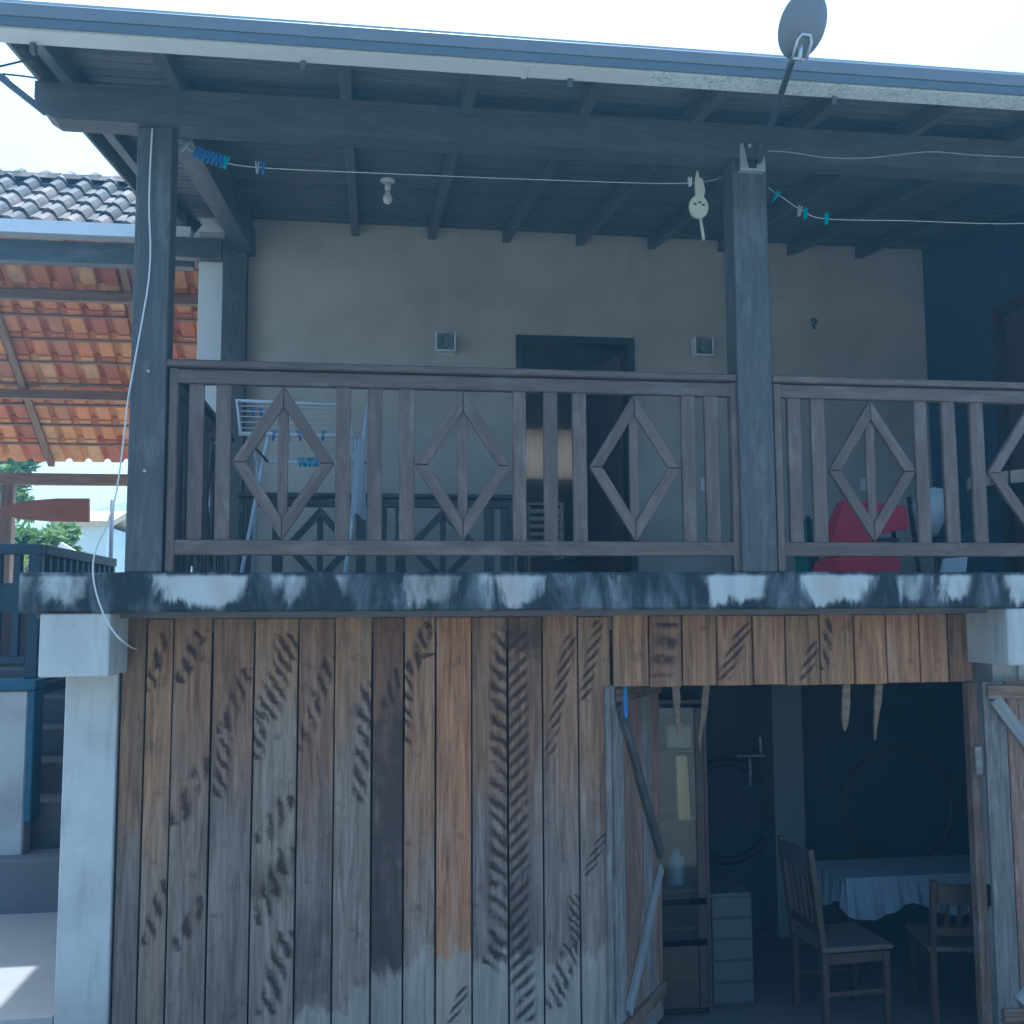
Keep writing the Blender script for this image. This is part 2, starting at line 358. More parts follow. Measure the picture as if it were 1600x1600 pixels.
# balcony curb with slightly uneven lower arris
bm = bmesh.new(); nseg = 90
for i in range(nseg):
    x0 = CX0 + (CX1 - CX0) * i / nseg
rows = []
for i in range(nseg + 1):
    x = CX0 + (CX1 - CX0) * i / nseg; j = lambda s=.004: random.uniform(-s, s)
    rows.append([bm.verts.new(p) for p in ((x, .0 + j(), CZ0 + .012 + j()), (x, -.004 + j(.003), CZ0 + .1), (x, .0 + j(), CZ1 - .01 + j(.003)), (x, .012, CZ1 + j(.003)), (x, .2, CZ1), (x, .2, CZ0 - .002), (x, .014, CZ0 + j(.003)))])
for a, b in zip(rows, rows[1:]):
    for k in range(7): bm.faces.new((a[k], a[(k + 1) % 7], b[(k + 1) % 7], b[k]))
bm.faces.new(rows[0]); bm.faces.new(rows[-1][::-1]); finish('balcony_curb', bm, 'curb_stain', H, False)
box('balcony_slab', (CX0 + .02, .203, 2.412), (6.2, .44, 2.48), 'step_concrete', H)
box('balcony_slab', (-1.3, .443, 2.33), (6.2, 2.3, 2.482), 'balcony_tile', H)
box('balcony_slab', (-1.16, 2.303, 2.33), (6.2, 3.098, 2.482), 'balcony_tile', H)
# columns and corbels
bm = bmesh.new(); abox(bm, (ax(61, 1000, .02), .02, 2.14), (ax(171, 1000, .02), .5, CZ0 - .004), .006); finish('corbel', bm, 'paint_white', H)
bm = bmesh.new(); abox(bm, (ax(1575, 1000, .02), .02, az(1590, 1040, .02)), (3.75, .5, CZ0 - .004), .006); finish('corbel', bm, 'paint_white', H)
box('column', (-1.515, .375, 0), (-1.262, .64, 2.139), 'paint_white', H, .006)
box('column', (3.57, .44, 0), (3.74, .66, 2.125), 'paint_white', H, .006)
# upper walls
DX0, DX1, DZ1 = ax(813, 600, 3.1), ax(985, 600, 3.1), az(900, 534, 3.1)
WZ0, WZ1 = 1.0, 5.62
bm = bmesh.new()
abox(bm, (-1.165, 3.1, WZ0), (DX0, 3.22, WZ1)); finish('wall', bm, 'wall_beige', H)
bm = bmesh.new(); abox(bm, (DX1, 3.1, 2.3), (4.8, 3.22, WZ1)); finish('wall', bm, 'wall_beige', H)
bm = bmesh.new(); abox(bm, (DX0, 3.1, DZ1), (DX1, 3.22, WZ1)); finish('wall', bm, 'wall_beige', H)
box('wall', (-1.362, 3.06, 0), (-1.166, 5.9, 5.45), 'pillar_white', H)
SD0, SD1, SDZ = 1.15, 2.08, az(1550, 488, 2.08)
box('wall', (4.803, 2.08, 2.3), (4.93, 3.1, WZ1), 'teal_wall', H); box('wall', (4.803, -.1, 2.3), (4.93, SD0, 5.2), 'teal_wall', H)
box('wall', (4.803, SD0, SDZ), (4.93, SD1, 5.4), 'teal_wall', H)
box('wall', (6.1, -.1, 2.3), (6.2, 3.1, 5.3), 'teal_wall', H, 0)
CW0, CW1 = az(860, 745, 5.87), az(860, 674, 5.87)
box('wall', (-1.16, 5.9, 0), (1.32, 6.0, 5.7), 'wall_beige', H, 0); box('wall', (2.42, 5.9, 0), (6.2, 6.0, 5.7), 'wall_beige', H, 0)
box('wall', (1.32, 5.9, 0), (2.42, 6.0, CW0), 'wall_beige', H, 0); box('wall', (1.32, 5.9, CW1), (2.42, 6.0, 5.7), 'wall_beige', H, 0)
box('wall', (4.803, 3.22, 2.3), (4.93, 5.9, 5.7), 'wall_beige', H, 0)
box('room_floor', (-1.16, 3.225, 2.33), (4.8, 5.9, 2.482), 'furniture', H, 0)
# door frames
df = box('door_frame', (DX0 - .035, 3.075, 2.483), (DX0 + .02, 3.23, DZ1 + .04), 'dark_paint', H)
box('door_frame', (DX1 - .02, 3.075, 2.483), (DX1 + .035, 3.23, DZ1 + .04), 'dark_paint', H)
box('door_frame', (DX0 + .022, 3.075, DZ1 - .02), (DX1 - .022, 3.23, DZ1 + .04), 'dark_paint', H)
# the door stands open into the room, hinged on its far jamb
bm = bmesh.new(); abox(bm, (-.8, -.02, -1.05), (0, .02, 1.03), .004)
for z0, z1 in ((-.9, -.1), (.05, .9)): abox(bm, (-.68, -.026, z0), (-.12, -.019, z1), .004)
me = bpy.data.meshes.new('door'); bm.to_mesh(me); bm.free()
dl = link('door', me, 'door_leaf_paint', H, (DX1 - .03, 3.26, 3.56), (0, 0, R(-72)))
bm = bmesh.new(); tube(bm, [(-.74, -.02, -.05), (-.74, -.06, -.05), (-.64, -.06, -.05)], .009); me = bpy.data.meshes.new('handle'); bm.to_mesh(me); bm.free()
hh = bpy.data.objects.new('handle', me); C.objects.link(hh); me.materials.append(M['bracket_metal']); hh.parent = dl
for y in (SD0 - .02, SD1 - .03): box('door_frame', (4.78, y, 2.483), (4.94, y + .06, SDZ + .03), 'furniture', H)
box('door_frame', (4.78, SD0 + .042, SDZ - .03), (4.94, SD1 - .032, SDZ + .03), 'furniture', H)
box('door', (4.84, SD0 + .045, 2.49), (4.88, SD1 - .035, SDZ - .035), 'door_leaf_paint', H)
# window with curtain in the far room wall
cu = bmesh.new(); N = 40; rws = []
for i in range(N + 1):
    x = 1.34 + 1.06 * i / N; y = 5.86 + .012 * math.sin(i * 1.3) + .006 * math.sin(i * 2.9); rws.append((cu.verts.new((x, y, CW0 - .03)), cu.verts.new((x, y + .004, CW1 + .03))))
for a, b in zip(rws, rws[1:]): cu.faces.new((a[0], b[0], b[1], a[1]))
t = NT('curtain_peach'); tr = t.n('BsdfTranslucent'); tr.inputs[0].default_value = (.34, .25, .17, 1); t.out((.55, .41, .28), .9); ms = t.n('MixShader'); ms.inputs[0].default_value = .5
t.l(t.b.outputs[0], ms.inputs[1]); t.l(tr.outputs[0], ms.inputs[2]); t.l(ms.outputs[0], t.t.nodes['Material Output'].inputs[0]); M['curtain_peach'] = t.m
tag(finish('curtain', cu, 'curtain_peach', None, True), 'peach curtain hanging over the small window inside the open door', 'curtain')
# timber posts
def post(xa, xb, y0, y1, z1, name='post'):
    xm = (xa + xb) / 2; return member(name, (xm, (y0 + y1) / 2, CZ1 - .002), (xm, (y0 + y1) / 2, z1), xb - xa, y1 - y0, 'timber', H, (0, -1, 0), .006)
BZ0 = 4.862
P1a, P1b = ax(206, 500, .02), ax(262, 500, .02)
P2a, P2b = ax(1152, 560, .02), ax(1206, 560, .02)
pst1 = post(P1a, P1b, .02, .18, BZ0); pst2 = post(P2a, P2b, .02, .18, BZ0); post(5.15, 5.32, .02, .18, BZ0)
member('post', (-1.07, 3.0, 2.0), (-1.07, 3.0, 5.36), .185, .12, 'timber', H, (0, -1, 0), .006)
# beams
bm = bmesh.new(); bx0 = ax(70, 183, 0)
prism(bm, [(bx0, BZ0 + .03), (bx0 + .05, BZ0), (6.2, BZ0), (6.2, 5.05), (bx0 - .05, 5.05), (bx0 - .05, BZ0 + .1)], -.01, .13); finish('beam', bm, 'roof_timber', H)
member('beam', (-.99, .14, 4.965), (-.99, 3.05, 5.36), .13, .2, 'timber', H, (0, 0, 1))
member('beam', (-1.6, 3.0, 5.28), (-1.17, 3.0, 5.28), .1, .16, 'timber', H, (0, 0, 1))
SL = .14
def deck(y): return 5.15 + SL * y          # underside of the boards
for x in (-1.5, -.98, -.14, .48, 1.1, 1.72, 2.34, 2.96, 3.58, 4.2, 4.85, 5.45, 6.05):
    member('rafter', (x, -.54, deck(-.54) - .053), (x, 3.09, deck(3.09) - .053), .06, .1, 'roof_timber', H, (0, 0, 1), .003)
y = -.56; k = 0
while y < 3.06:
    wd = .098 * random.uniform(.96, 1.02)
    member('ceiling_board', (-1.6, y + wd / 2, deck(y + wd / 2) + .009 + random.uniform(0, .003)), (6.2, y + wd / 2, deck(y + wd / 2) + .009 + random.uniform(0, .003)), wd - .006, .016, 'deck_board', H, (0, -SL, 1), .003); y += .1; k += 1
bm = bmesh.new(); prism(bm, [(-.60, deck(-.6) + .024), (6.9, deck(6.9) + .024), (6.9, deck(6.9) + .05), (-.60, deck(-.6) + .045)], -1.66, 6.4, 'YZ'); finish('roof_sheet', bm, 'sheet_metal', H)
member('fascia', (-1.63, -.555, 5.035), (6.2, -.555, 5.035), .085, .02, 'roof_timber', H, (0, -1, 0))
for x in (-1.635,): member('bargeboard', (x, -.56, deck(-.56) - .03), (x, 6.2, deck(6.2) - .03), .02, .13, 'barge_wood', H, (0, 0, 1))
# gutter: open trough with rolled lip
gz0, gz1 = 4.925, 5.012
prof = [(-.70, gz1), (-.685, gz1 - .006), (-.684, gz1 - .04), (-.692, gz1 - .044), (-.690, gz0), (-.575, gz0), (-.575, gz1 + .01)]
bm = bmesh.new(); inner = [(a + (.003 if a < -.6 else -.003), b + .003) for a, b in prof]
poly = prof + [(-.578, gz1 + .01), (-.578, gz0 + .003), (-.687, gz0 + .003), (-.689, gz1 - .044), (-.681, gz1 - .04), (-.682, gz1 - .002), (-.70, gz1 + .004)]
prism(bm, poly, -1.64, ax(1010, 125, -.6), 'YZ'); gut = finish('gutter', bm, 'gutter_metal', H)
bm = bmesh.new(); prism(bm, poly, ax(1010, 125, -.6) + .002, 6.3, 'YZ'); gut2 = finish('gutter', bm, 'galvanised', H)
box('gutter_trim', (-1.645, -.712, gz0 + .004), (6.3, -.703, gz0 + .046), 'trim_slate', H, .002)
box('gutter_trim', (-1.645, -.716, gz0 + .048), (6.3, -.703, gz1 + .02), 'trim_grey', H, .003)
for k, px in enumerate((48, 473, 893, 1307)):
    x = ax(px, 60 + px * .063, -.62); box('gutter_bracket', (x - .012, -.60, gz0 - .045), (x + .012, -.565, gz0 - .002), 'pole_metal', H, .003)
x = ax(820, 108, -.62); box('gutter_joint', (x - .012, -.695, gz0 - .006), (x + .012, -.57, gz0 - .001), 'gutter_metal', H, .002)
# ground-floor room shell
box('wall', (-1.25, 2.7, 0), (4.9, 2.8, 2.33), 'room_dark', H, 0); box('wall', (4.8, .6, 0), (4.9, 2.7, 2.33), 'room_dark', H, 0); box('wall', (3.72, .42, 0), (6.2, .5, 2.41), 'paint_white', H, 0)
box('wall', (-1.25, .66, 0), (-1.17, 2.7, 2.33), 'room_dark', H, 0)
box('pillar', (ax(1209, 1200, 2.4), 2.4, .01), (ax(1256, 1200, 2.4), 2.69, 2.32), 'room_plaster', H)
box('room_beam', (1.3, .47, 2.22), (3.4, .58, 2.325), 'furniture', H)

# ------------------------------------------------------------------ plank wall
WALL = thing('plank_wall', (1.0, .42, 0), 'wall of upright weathered brown planks stamped with dark leaf marks under the balcony', 'wall')
PY = .40
def plank_mat(i, bm_h, x0, x1, zc, fr, warm, tint, wash, dark):
    """fr: leaf marks as pixel segments (xa,ya,xb,yb,width_px,pitch_px,slope); warm: pixel row where the sheltered warm tone fades"""
    t = NT('plank_%02d' % i); tc = t.n('TexCoord'); sp = t.n('SeparateXYZ'); t.l(tc.outputs['Object'], sp.inputs[0])
    V, U = sp.outputs[0], t.math('MULTIPLY', sp.outputs[1], UDIR)
    v1 = t.coord((1.1, 16, 16)); g = t.noise(v1, 2.6, 6, .62, .8); f = t.noise(t.coord((3.5, 80, 80)), 2, 3, .6); n = t.noise(t.coord((1, 1, 1)), 9, 5, .65); nb = t.noise(t.coord((1, 2.2, 2.2)), 3.2, 4, .6)
    lc = lambda py: az((p_x := 600), py, PY) - zc
    dry = t.mix(t.ramp(g, [(.3, 0), (.72, 1)]), tuple(a * b for a, b in zip((.18, .088, .045), tint)), tuple(a * b for a, b in zip((.47, .275, .15), tint)))
    wet = t.mix(t.ramp(g, [(.3, 0), (.72, 1)]), tuple(a * b for a, b in zip((.15, .1, .073), tint)), tuple(a * b for a, b in zip((.36, .272, .212), tint)))
    wf = t.sstep(t.math('ADD', V, t.math('MULTIPLY', t.math('SUBTRACT', nb, .5), 1.1)), lc(warm) - .35, lc(warm) + .3)
    c = t.mix(wf, wet, dry)
    c = t.mix(t.math('MULTIPLY', f, .4), c, (.03, .022, .018))
    stk = t.noise(t.coord((.45, 11, 11)), 2.4, 4, .6); c = t.mix(t.math('MULTIPLY', t.ramp(stk, [(.5, 0), (.7, 1)]), .45), c, (.075, .052, .042))
    pal = t.noise(t.coord((.6, 5, 5)), 1.7, 4, .6); c = t.mix(t.math('MULTIPLY', t.ramp(pal, [(.55, 0), (.72, 1)]), .35), c, (.4, .32, .25))
    blot = t.ramp(n, [(.58, 0), (.72, 1)]); c = t.mix(t.math('MULTIPLY', blot, .55), c, (.06, .035, .028))
    for (d0, d1, amt) in dark:
        k = t.math('MULTIPLY', t.sstep(t.math('ADD', V, t.math('MULTIPLY', t.math('SUBTRACT', n, .5), .25)), lc(d1) - .03, lc(d1) + .05), t.math('SUBTRACT', 1, t.sstep(t.math('ADD', V, t.math('MULTIPLY', t.math('SUBTRACT', nb, .5), .6)), lc(d0) - .12, lc(d0) + .06)))
        c = t.mix(t.math('MULTIPLY', t.math('MULTIPLY', k, t.sstep(t.math('ADD', nb, t.math('MULTIPLY', n, .5)), .45, .8)), t.math('ADD', amt, .15)), c, (.05, .034, .027))
    if wash:
        blk = t.n('TexWhiteNoise', noise_dimensions='1D'); t.l(t.math('FLOOR', t.math('MULTIPLY', t.math('ADD', U, .5), 22)), blk.inputs['W'])
        e = t.math('ADD', t.math('ADD', t.math('MULTIPLY', t.math('SUBTRACT', nb, .5), .45), t.math('MULTIPLY', blk.outputs[0], .1)), t.math('MULTIPLY', t.math('SUBTRACT', n, .5), .03))
        k = t.math('SUBTRACT', 1, t.sstep(t.math('ADD', V, e), lc(wash) + .005, lc(wash) + .06))
        pale = t.mix(t.ramp(g, [(.3, 0), (.72, 1)]), (.26, .23, .18), (.42, .38, .3)); c = t.mix(t.math('MULTIPLY', k, t.math('MULTIPLY_ADD', nb, .7, .3)), c, pale)
    acc = None; xc = (x0 + x1) / 2
    for (xa, ya, xb, yb, wp, pp, sl) in fr:
        A, B = at(xa, ya, PY), at(xb, yb, PY); gnode = t.n('Group'); gnode.node_tree = FROND
        s = 1 / 291.0
        for nm, val in (('U', U), ('V', V), ('U0', A.x - xc), ('V0', A.z - zc), ('U1', B.x - xc), ('V1', B.z - zc), ('Width', wp * s * 1.25), ('Pitch', pp * s * (1.45 if abs(sl) > 1.25 else 1.15)), ('Slope', sl), ('Noise', n), ('Power', 1.0)): t.put(gnode.inputs[nm], val)
        acc = gnode.outputs[0] if acc is None else t.math('MAXIMUM', acc, gnode.outputs[0])
    if acc is not None: c = t.mix(t.math('MULTIPLY', acc, .92), c, (.04, .022, .016))
    return t.out(c, .8, t.math('ADD', g, f), .4, .004, .25)
UDIR = 1
edges = [183, 222, 265, 327, 393, 463, 521, 580.5, 630.5, 680.5, 737.5, 794, 848.5, 905, 957]
D = -1.35; Sl = 1.3
fr = {0: [], 1: [(232, 1085, 258, 985, 10, 19, D), (226, 1480, 262, 1370, 11, 19, D)],
 2: [(273, 1292, 325, 1180, 15, 21, D), (270, 1490, 325, 1395, 13, 20, D), (280, 1070, 318, 980, 12, 18, -.8)],
 3: [(345, 1150, 390, 1040, 13, 16, D), (340, 1250, 352, 1150, 12, 17, D)],
 4: [(412, 1130, 455, 985, 22, 16, -1.0), (400, 1190, 410, 1110, 12, 15, D), (405, 1320, 455, 1240, 17, 17, D), (400, 1450, 452, 1320, 18, 19, D), (415, 1590, 450, 1450, 18, 20, D)],
 5: [(468, 1180, 520, 1020, 13, 18, D)],
 6: [(560, 1260, 576, 1060, 12, 21, D)], 7: [(600, 1110, 628, 1040, 12, 17, D)],
 8: [(636, 1170, 640, 1030, 7, 15, D), (640, 1055, 672, 968, 13, 16, D), (650, 1030, 676, 1020, 13, 22, -.2)],
 9: [(705, 1600, 728, 1540, 9, 15, 1.5)],
 10: [(778, 1530, 782, 968, 16, 21.5, -.75), (760, 1510, 780, 1470, 14, 16, -.8)],
 11: [(812, 1560, 808, 968, 17, 17.5, .95), (822, 1600, 818, 1480, 16, 17, .8)],
 12: [(856, 1185, 893, 985, 10, 16.5, 1.7), (905, 1480, 900, 1395, 14, 13, -1.2), (862, 1580, 895, 1470, 18, 15, -1.1)],
 13: [(912, 1100, 935, 965, 10, 17, 1.2), (915, 1370, 945, 1300, 9, 13, 1.5)]}
tints = [(.75, .8, .82), (1.1, 1.1, 1.05), (.92, .92, .93), (.82, .82, .86), (1.18, 1.24, 1.22), (.88, .88, .92), (1.12, 1.16, 1.15), (.62, .58, .62), (1.12, 1.1, 1.05), (1.3, 1.12, .98), (.92, .92, .95), (.78, .78, .82), (1, 1, 1.02), (1.0, 1.04, 1.08)]
warm = [1250, 1300, 1200, 1180, 1080, 1220, 1120, 1200, 1330, 1560, 1250, 1270, 1220, 1270]
wash = {5: 1560, 6: 1548, 7: 1525, 8: 1492, 9: 1490, 10: 1500, 11: 1498, 12: 1505, 13: 1492}
dark = {7: [(1110, 1522, .62)], 4: [(1330, 1400, .35)], 5: [(1400, 1560, .3)], 11: [(960, 1020, .55)]}
ztop = az(600, 964, PY)
def plank(i, x0, x1, z0, z1, frs, wm, ti, ws, dk):
    dy = random.uniform(-.003, .003); xm = (x0 + x1) / 2
    o = member('plank', (xm, PY + .0125 + dy, z0), (xm + random.uniform(-.002, .002), PY + .0125 + dy, z1), x1 - x0 - .009, .025, None, WALL, (0, -1, 0), .003)
    global UDIR
    # local Y of a plank points along world X or against it
    UDIR = 1 if (o.rotation_euler.to_matrix() @ Vector((0, 1, 0))).x > 0 else -1
    o.data.materials.append(plank_mat(i, z1 - z0, x0, x1, (z0 + z1) / 2, frs, wm, ti, ws, dk)); return o
bnd = [ax(e, 1250, PY) for e in edges]
for i in range(14):
    plank(i, bnd[i], bnd[i + 1], 0.012, ztop + random.uniform(-.006, .002), fr.get(i, []), warm[i], tints[i], wash.get(i), dark.get(i, []))
ledges = [957, 1014, 1066, 1120, 1176, 1227, 1280.5, 1334.5, 1385, 1437, 1482, 1519]
lb = [ax(e, 1010, PY) for e in ledges]
lfr = {1: [(1035, 1060, 1045, 970, 20, 26, -.1)], 3: [(1128, 1065, 1168, 970, 13, 18, 1.6)], 5: [(1255, 1065, 1275, 1000, 11, 18, 1.4)], 6: [(1288, 1050, 1296, 965, 9, 18, -1.5)], 9: [(1408, 1060, 1430, 1000, 7, 15, -1)], 8: [], 10: []}
for i in range(11):
    plank(20 + i, lb[i], lb[i + 1], az(1200, 1070, PY) + random.uniform(-.008, .004), ztop + random.uniform(-.005, .002), lfr.get(i, []), 1700, [(1.25, 1.2, 1.15), (.9, .85, .9), (1.2, 1.15, 1.1), (1.15, 1.1, 1.1), (1.25, 1.2, 1.15), (1.1, 1.1, 1.05), (1.15, 1.1, 1), (1.35, 1.25, 1.1), (1.3, 1.2, 1.1), (1.3, 1.2, 1.1), (.75, .7, .72)][i], None, [])
# lintel rail behind the short planks, sill rail behind the long ones
member('cross_rail', (bnd[0] + .02, PY + .052, 2.28), (lb[-1], PY + .052, 2.28), .08, .045, 'furniture', WALL, (0, -1, 0))
member('cross_rail', (bnd[0] + .02, PY + .052, .5), (bnd[-1], PY + .052, .5), .08, .045, 'furniture', WALL, (0, -1, 0))
member('jamb', (ax(951, 1300, PY - .02), PY - .018, .012), (ax(949, 1072, PY - .02), PY - .018, 2.03), .03, .03, 'grey_board', WALL, (0, -1, 0))
member('jamb', (lb[-1] - .02, PY + .012, .012), (lb[-1] - .02, PY + .012, 2.02), .06, .06, 'door_board', WALL, (0, -1, 0))

# ------------------------------------------------------------------ plank doors
def leaf(root, hinge, ang, width, z0, z1, nb, mats, hand, brz, bm1='pale_brace'):
    """boards side by side from the hinge; hand=+1 leaf runs along +local x"""
    Rm = Matrix.Rotation(ang, 3, 'Z')
    def T(u, d, z): return hinge + Rm @ Vector((u * hand, d, 0)) + Vector((0, 0, z - hinge.z))
    outv = Rm @ Vector((0, -1, 0)); bw = width / nb
    for i in range(nb):
        u = bw * (i + .5); member('board', T(u, random.uniform(-.003, .003), z0 + random.uniform(0, .01)), T(u, random.uniform(-.003, .003), z1 - random.uniform(0, .012)), bw - .006, .024, mats[i % len(mats)], root, outv, .003, .002)
    member('ledger', T(.02, -.026, z1 - .06), T(width - .02, -.026, z1 - .06), .075, .026, 'door_board', root, outv, .004, .003)
    member('brace', T(.06, -.026, z1 - .1), T(width - .05, -.026, brz + .03), .07, .026, bm1, root, outv, .004, .004)
    member('brace', T(width - .05, -.026, brz - .04), T(.12, -.026, z0 + .25), .07, .026, 'pale_brace', root, outv, .004, .004)
    member('ledger', T(.02, -.026, z0 + .18), T(width - .02, -.026, z0 + .18), .075, .026, 'door_board', root, outv, .004, .003)
    return T
hl = Vector((ax(958, 1300, PY + .02), PY + .015, 1.0))
root = thing('plank_door', (hl.x, hl.y, 0), 'weathered plank door leaf swung inward beside the tall planks, with dark diagonal brace', 'door')
T = leaf(root, hl, R(56), .78, .03, 2.035, 5, ['grey_board', 'door_board', 'door_board', 'grey_board', 'door_board'], 1, .95, 'dark_brace')
p = T(.1, -.034, 1.97); box('blue_hinge', (p.x - .02, p.y - .012, 1.85), (p.x + .02, p.y, 2.03), 'peg_blue', root, .003)
hr = Vector((lb[-1] + .02, .36, 1.0))
root = thing('plank_door', (hr.x, hr.y, 0), 'plank door leaf folded flat outward beside the doorway, with pale diagonal brace', 'door')
T = leaf(root, hr, R(-4), .8, .03, 2.03, 6, ['grey_board', 'door_board', 'grey_board', 'door_board', 'door_board', 'grey_board'], 1, .95)
box('latch', (lb[-1] - .05, .335, az(1500, 1212, .33)), (lb[-1] - .01, .347, az(1500, 1168, .33)), 'grey_board', root, .003)
# broken stubs of boards hanging from the lintel
for px0, px1, y1, wv, lab in ((1052, 1062, 1148, .04, 'long straight broken board stub hanging from lintel next to the inward door'), (1106, 1093, 1172, .036, 'slanted broken board stub with split tip hanging from the lintel'), (1322, 1320, 1142, .042, 'short broken board stub hanging mid lintel above the dining table'), (1374, 1367, 1156, .04, 'broken board stub with notched tip hanging closest to the outward door')):
    A, B = at(px0, 1040, PY + .045), at(px1, y1, PY + .045); zt = A.z; L = zt - B.z; dx = B.x - A.x; bm = bmesh.new(); n = 9; lt, rt = [], []
    for i in range(n):
        f_ = i / (n - 1); x = A.x + dx * f_; ww = wv / 2 * (1 if f_ < .8 else 1 - .6 * (f_ - .8) / .2)
        lt.append((x - ww + random.uniform(-.004, .004) * (f_ > .4), zt - L * f_)); rt.append((x + ww * (1 - .3 * (f_ > .7)) + random.uniform(-.012, .004) * (f_ > .5), zt - L * f_))
    prism(bm, lt + rt[::-1], PY + .03, PY + .048); tag(finish('board_stub', bm, 'stub_wood'), lab, 'board', 'broken board stubs under the lintel')

# ------------------------------------------------------------------ railings
def railing(label, P, outv, u0, u1, zb, zt, bal, dia, mat='rail_wood', loc=(0, 0, 0), stiles=True, sc=1.0, group='balcony railings'):
    r_ = thing('balcony_railing', loc, label, 'railing', group)
    cap = .036 * sc; tr_ = .072 * sc; br = .075 * sc
    member('top_rail', P(u0, 0, zt - cap / 2), P(u1, 0, zt - cap / 2), cap, .105 * sc, mat, r_, outv, .006)
    zr = zt - cap - .006; member('upper_rail', P(u0 + .01, 0, zr - tr_ / 2), P(u1 - .01, 0, zr - tr_ / 2), tr_, .05 * sc, mat, r_, outv)
    zi = zr - tr_; zj = zb + .085 * sc + br
    member('bottom_rail', P(u0 + .01, 0, zj - br / 2), P(u1 - .01, 0, zj - br / 2), br, .05 * sc, mat, r_, outv)
    for a, b in bal:
        member('baluster', P((a + b) / 2, .004, zj - .008), P((a + b) / 2 + random.uniform(-.003, .003), .004, zi + .008), b - a, .028, mat, r_, outv, .004)
    zm = (zi + zj) / 2; w_ = .058 * sc
    for l_, c_, r2 in dia:
        for sx, ue in ((-1, l_), (1, r2)):
            for sz_, ze in ((1, zi), (-1, zj)):
                du, dz = abs(c_ - ue), abs(ze - zm); L_ = math.hypot(du, dz); tx, tz = w_ * L_ / dz, w_ * L_ / du; g_ = .0015; yo = random.uniform(-.004, .001)
                q_ = [(ue, zm + sz_ * g_), (c_ + sx * g_, ze), (c_ + sx * g_, ze - sz_ * tz), (ue - sx * tx, zm + sz_ * g_)]
                mitred('diamond_bar', [P(a, yo, b) for a, b in q_], Vector(P(c_, 0, ze)) - Vector(P(ue, 0, zm)), .028, mat, r_, outv)
        member('diamond_stick', P(c_, .012, zj + .05 * sc), P(c_, .012, zi - .05 * sc), .05 * sc, .022, mat, r_, outv, .003)
    if stiles:
        for u in stiles: member('end_stile', P(u, 0, zb), P(u, 0, zt - cap - .002), .042, .06, mat, r_, outv)
    return r_
RY = .075
X = lambda px: ax(px, 720, RY)
ZT = az(700, 576, RY); Pf = lambda u, d, z: (u, RY + d, z)
bal = [(X(a), X(b)) for a, b in ((294, 318), (337, 361), (524, 547), (574, 597), (624, 647.5), (801, 822), (849, 871), (895, 917), (1065, 1087), (1102, 1124))]
dia = [(X(363), X(442), X(523)), (X(648), X(723), X(799)), (X(920), X(991), X(1063))]
railing('brown timber front balcony railing with three diamonds between the two posts', Pf, (0, -1, 0), P1b - .004, P2a - .004, CZ1, ZT, bal, dia, loc=(.6, RY, CZ1), stiles=(X(270), X(1147)))
x2 = X(1543); st = X(1474) - X(1430)
bal = [(X(a), X(b)) for a, b in ((1231, 1252), (1268, 1290), (1430, 1450), (1474, 1495), (1517, 1538), (1690, 1712), (1730, 1752))]
dia = [(X(1293), X(1361), X(1429)), (X(1541), X(1612), X(1685))]
railing('brown timber front balcony railing with diamonds in front of the red lounge chair', Pf, (0, -1, 0), P2b + .002, X(1790), CZ1, ZT, bal, dia, loc=(3.2, RY, CZ1), stiles=(X(1214), X(1780)))
Ps = lambda u, d, z: (-1.0 + d, u, z)
bal = [(.2 + .135 * i, .265 + .135 * i) for i in (1, 2, 3, 7, 8, 9, 13, 14, 15)]
railing('dark timber side railing running from the corner post back towards the house', Ps, (-1, 0, 0), .19, 2.22, 2.486, ZT - .02, [(a, b) for a, b in ((.26, .33), (.39, .46), (.52, .59), (.98, 1.05), (1.11, 1.18), (1.24, 1.31), (1.7, 1.77), (1.83, 1.9), (1.96, 2.03))], [(.6, .785, .97), (1.32, 1.505, 1.69)], 'timber', loc=(-1.0, 1.2, 2.486), stiles=(.22, 2.2))
Pr = lambda u, d, z: (u, 2.27 + d, z)
XR = lambda px: ax(px, 840, 2.27)
bal = [(XR(a), XR(b)) for a, b in ((385, 394), (425, 442), (556, 572), (588, 604), (618, 634), (756, 772), (782, 798))]
railing('dark timber stairwell railing with two diamonds behind the drying rack', Pr, (0, -1, 0), -.93, XR(803), 2.486, az(600, 772, 2.27), bal, [(XR(444), XR(500), XR(555)), (XR(636), XR(692), XR(750))], 'timber', loc=(0, 2.27, 2.486), stiles=(-.9, XR(798)), sc=.85)

# ------------------------------------------------------------------ satellite dish
A, B = at(1187, 252, -.045), at(1240, 88, -.98)
dish = thing('satellite_dish', A, 'small dark satellite dish on a leaning pole bolted to the post top', 'satellite dish')
tubeo('pole', spline([A, A.lerp(B, .5) + Vector((.004, 0, .015)), B], 5), .0155, 'pole_metal', dish)
bm = bmesh.new()
pl = ax(1156, 250, -.02); prr = ax(1195, 250, -.02); zlo, zhi = az(1175, 267, -.02), az(1175, 226, -.02)
abox(bm, (pl, -.03, zlo), (prr, .018, zlo + .012), .002)
prism(bm, [(pl, zlo + .012), (pl + .045, zlo + .012), (pl + .018, zhi), (pl, zhi)], -.03, -.012)
prism(bm, [(prr - .05, zlo + .012), (prr, zlo + .012), (prr - .008, zhi), (prr - .022, zhi)], -.03, -.012)
tube(bm, [(pl + .055, -.03, zhi - .01), (pl + .055, -.014, zhi - .01)], .011); finish('bracket', bm, 'bracket_metal', dish)
dc = at(1255, 40, -1.03); nrm = Vector((-.1, .72, .55)).normalized()          # looks away over the roof: we see its back
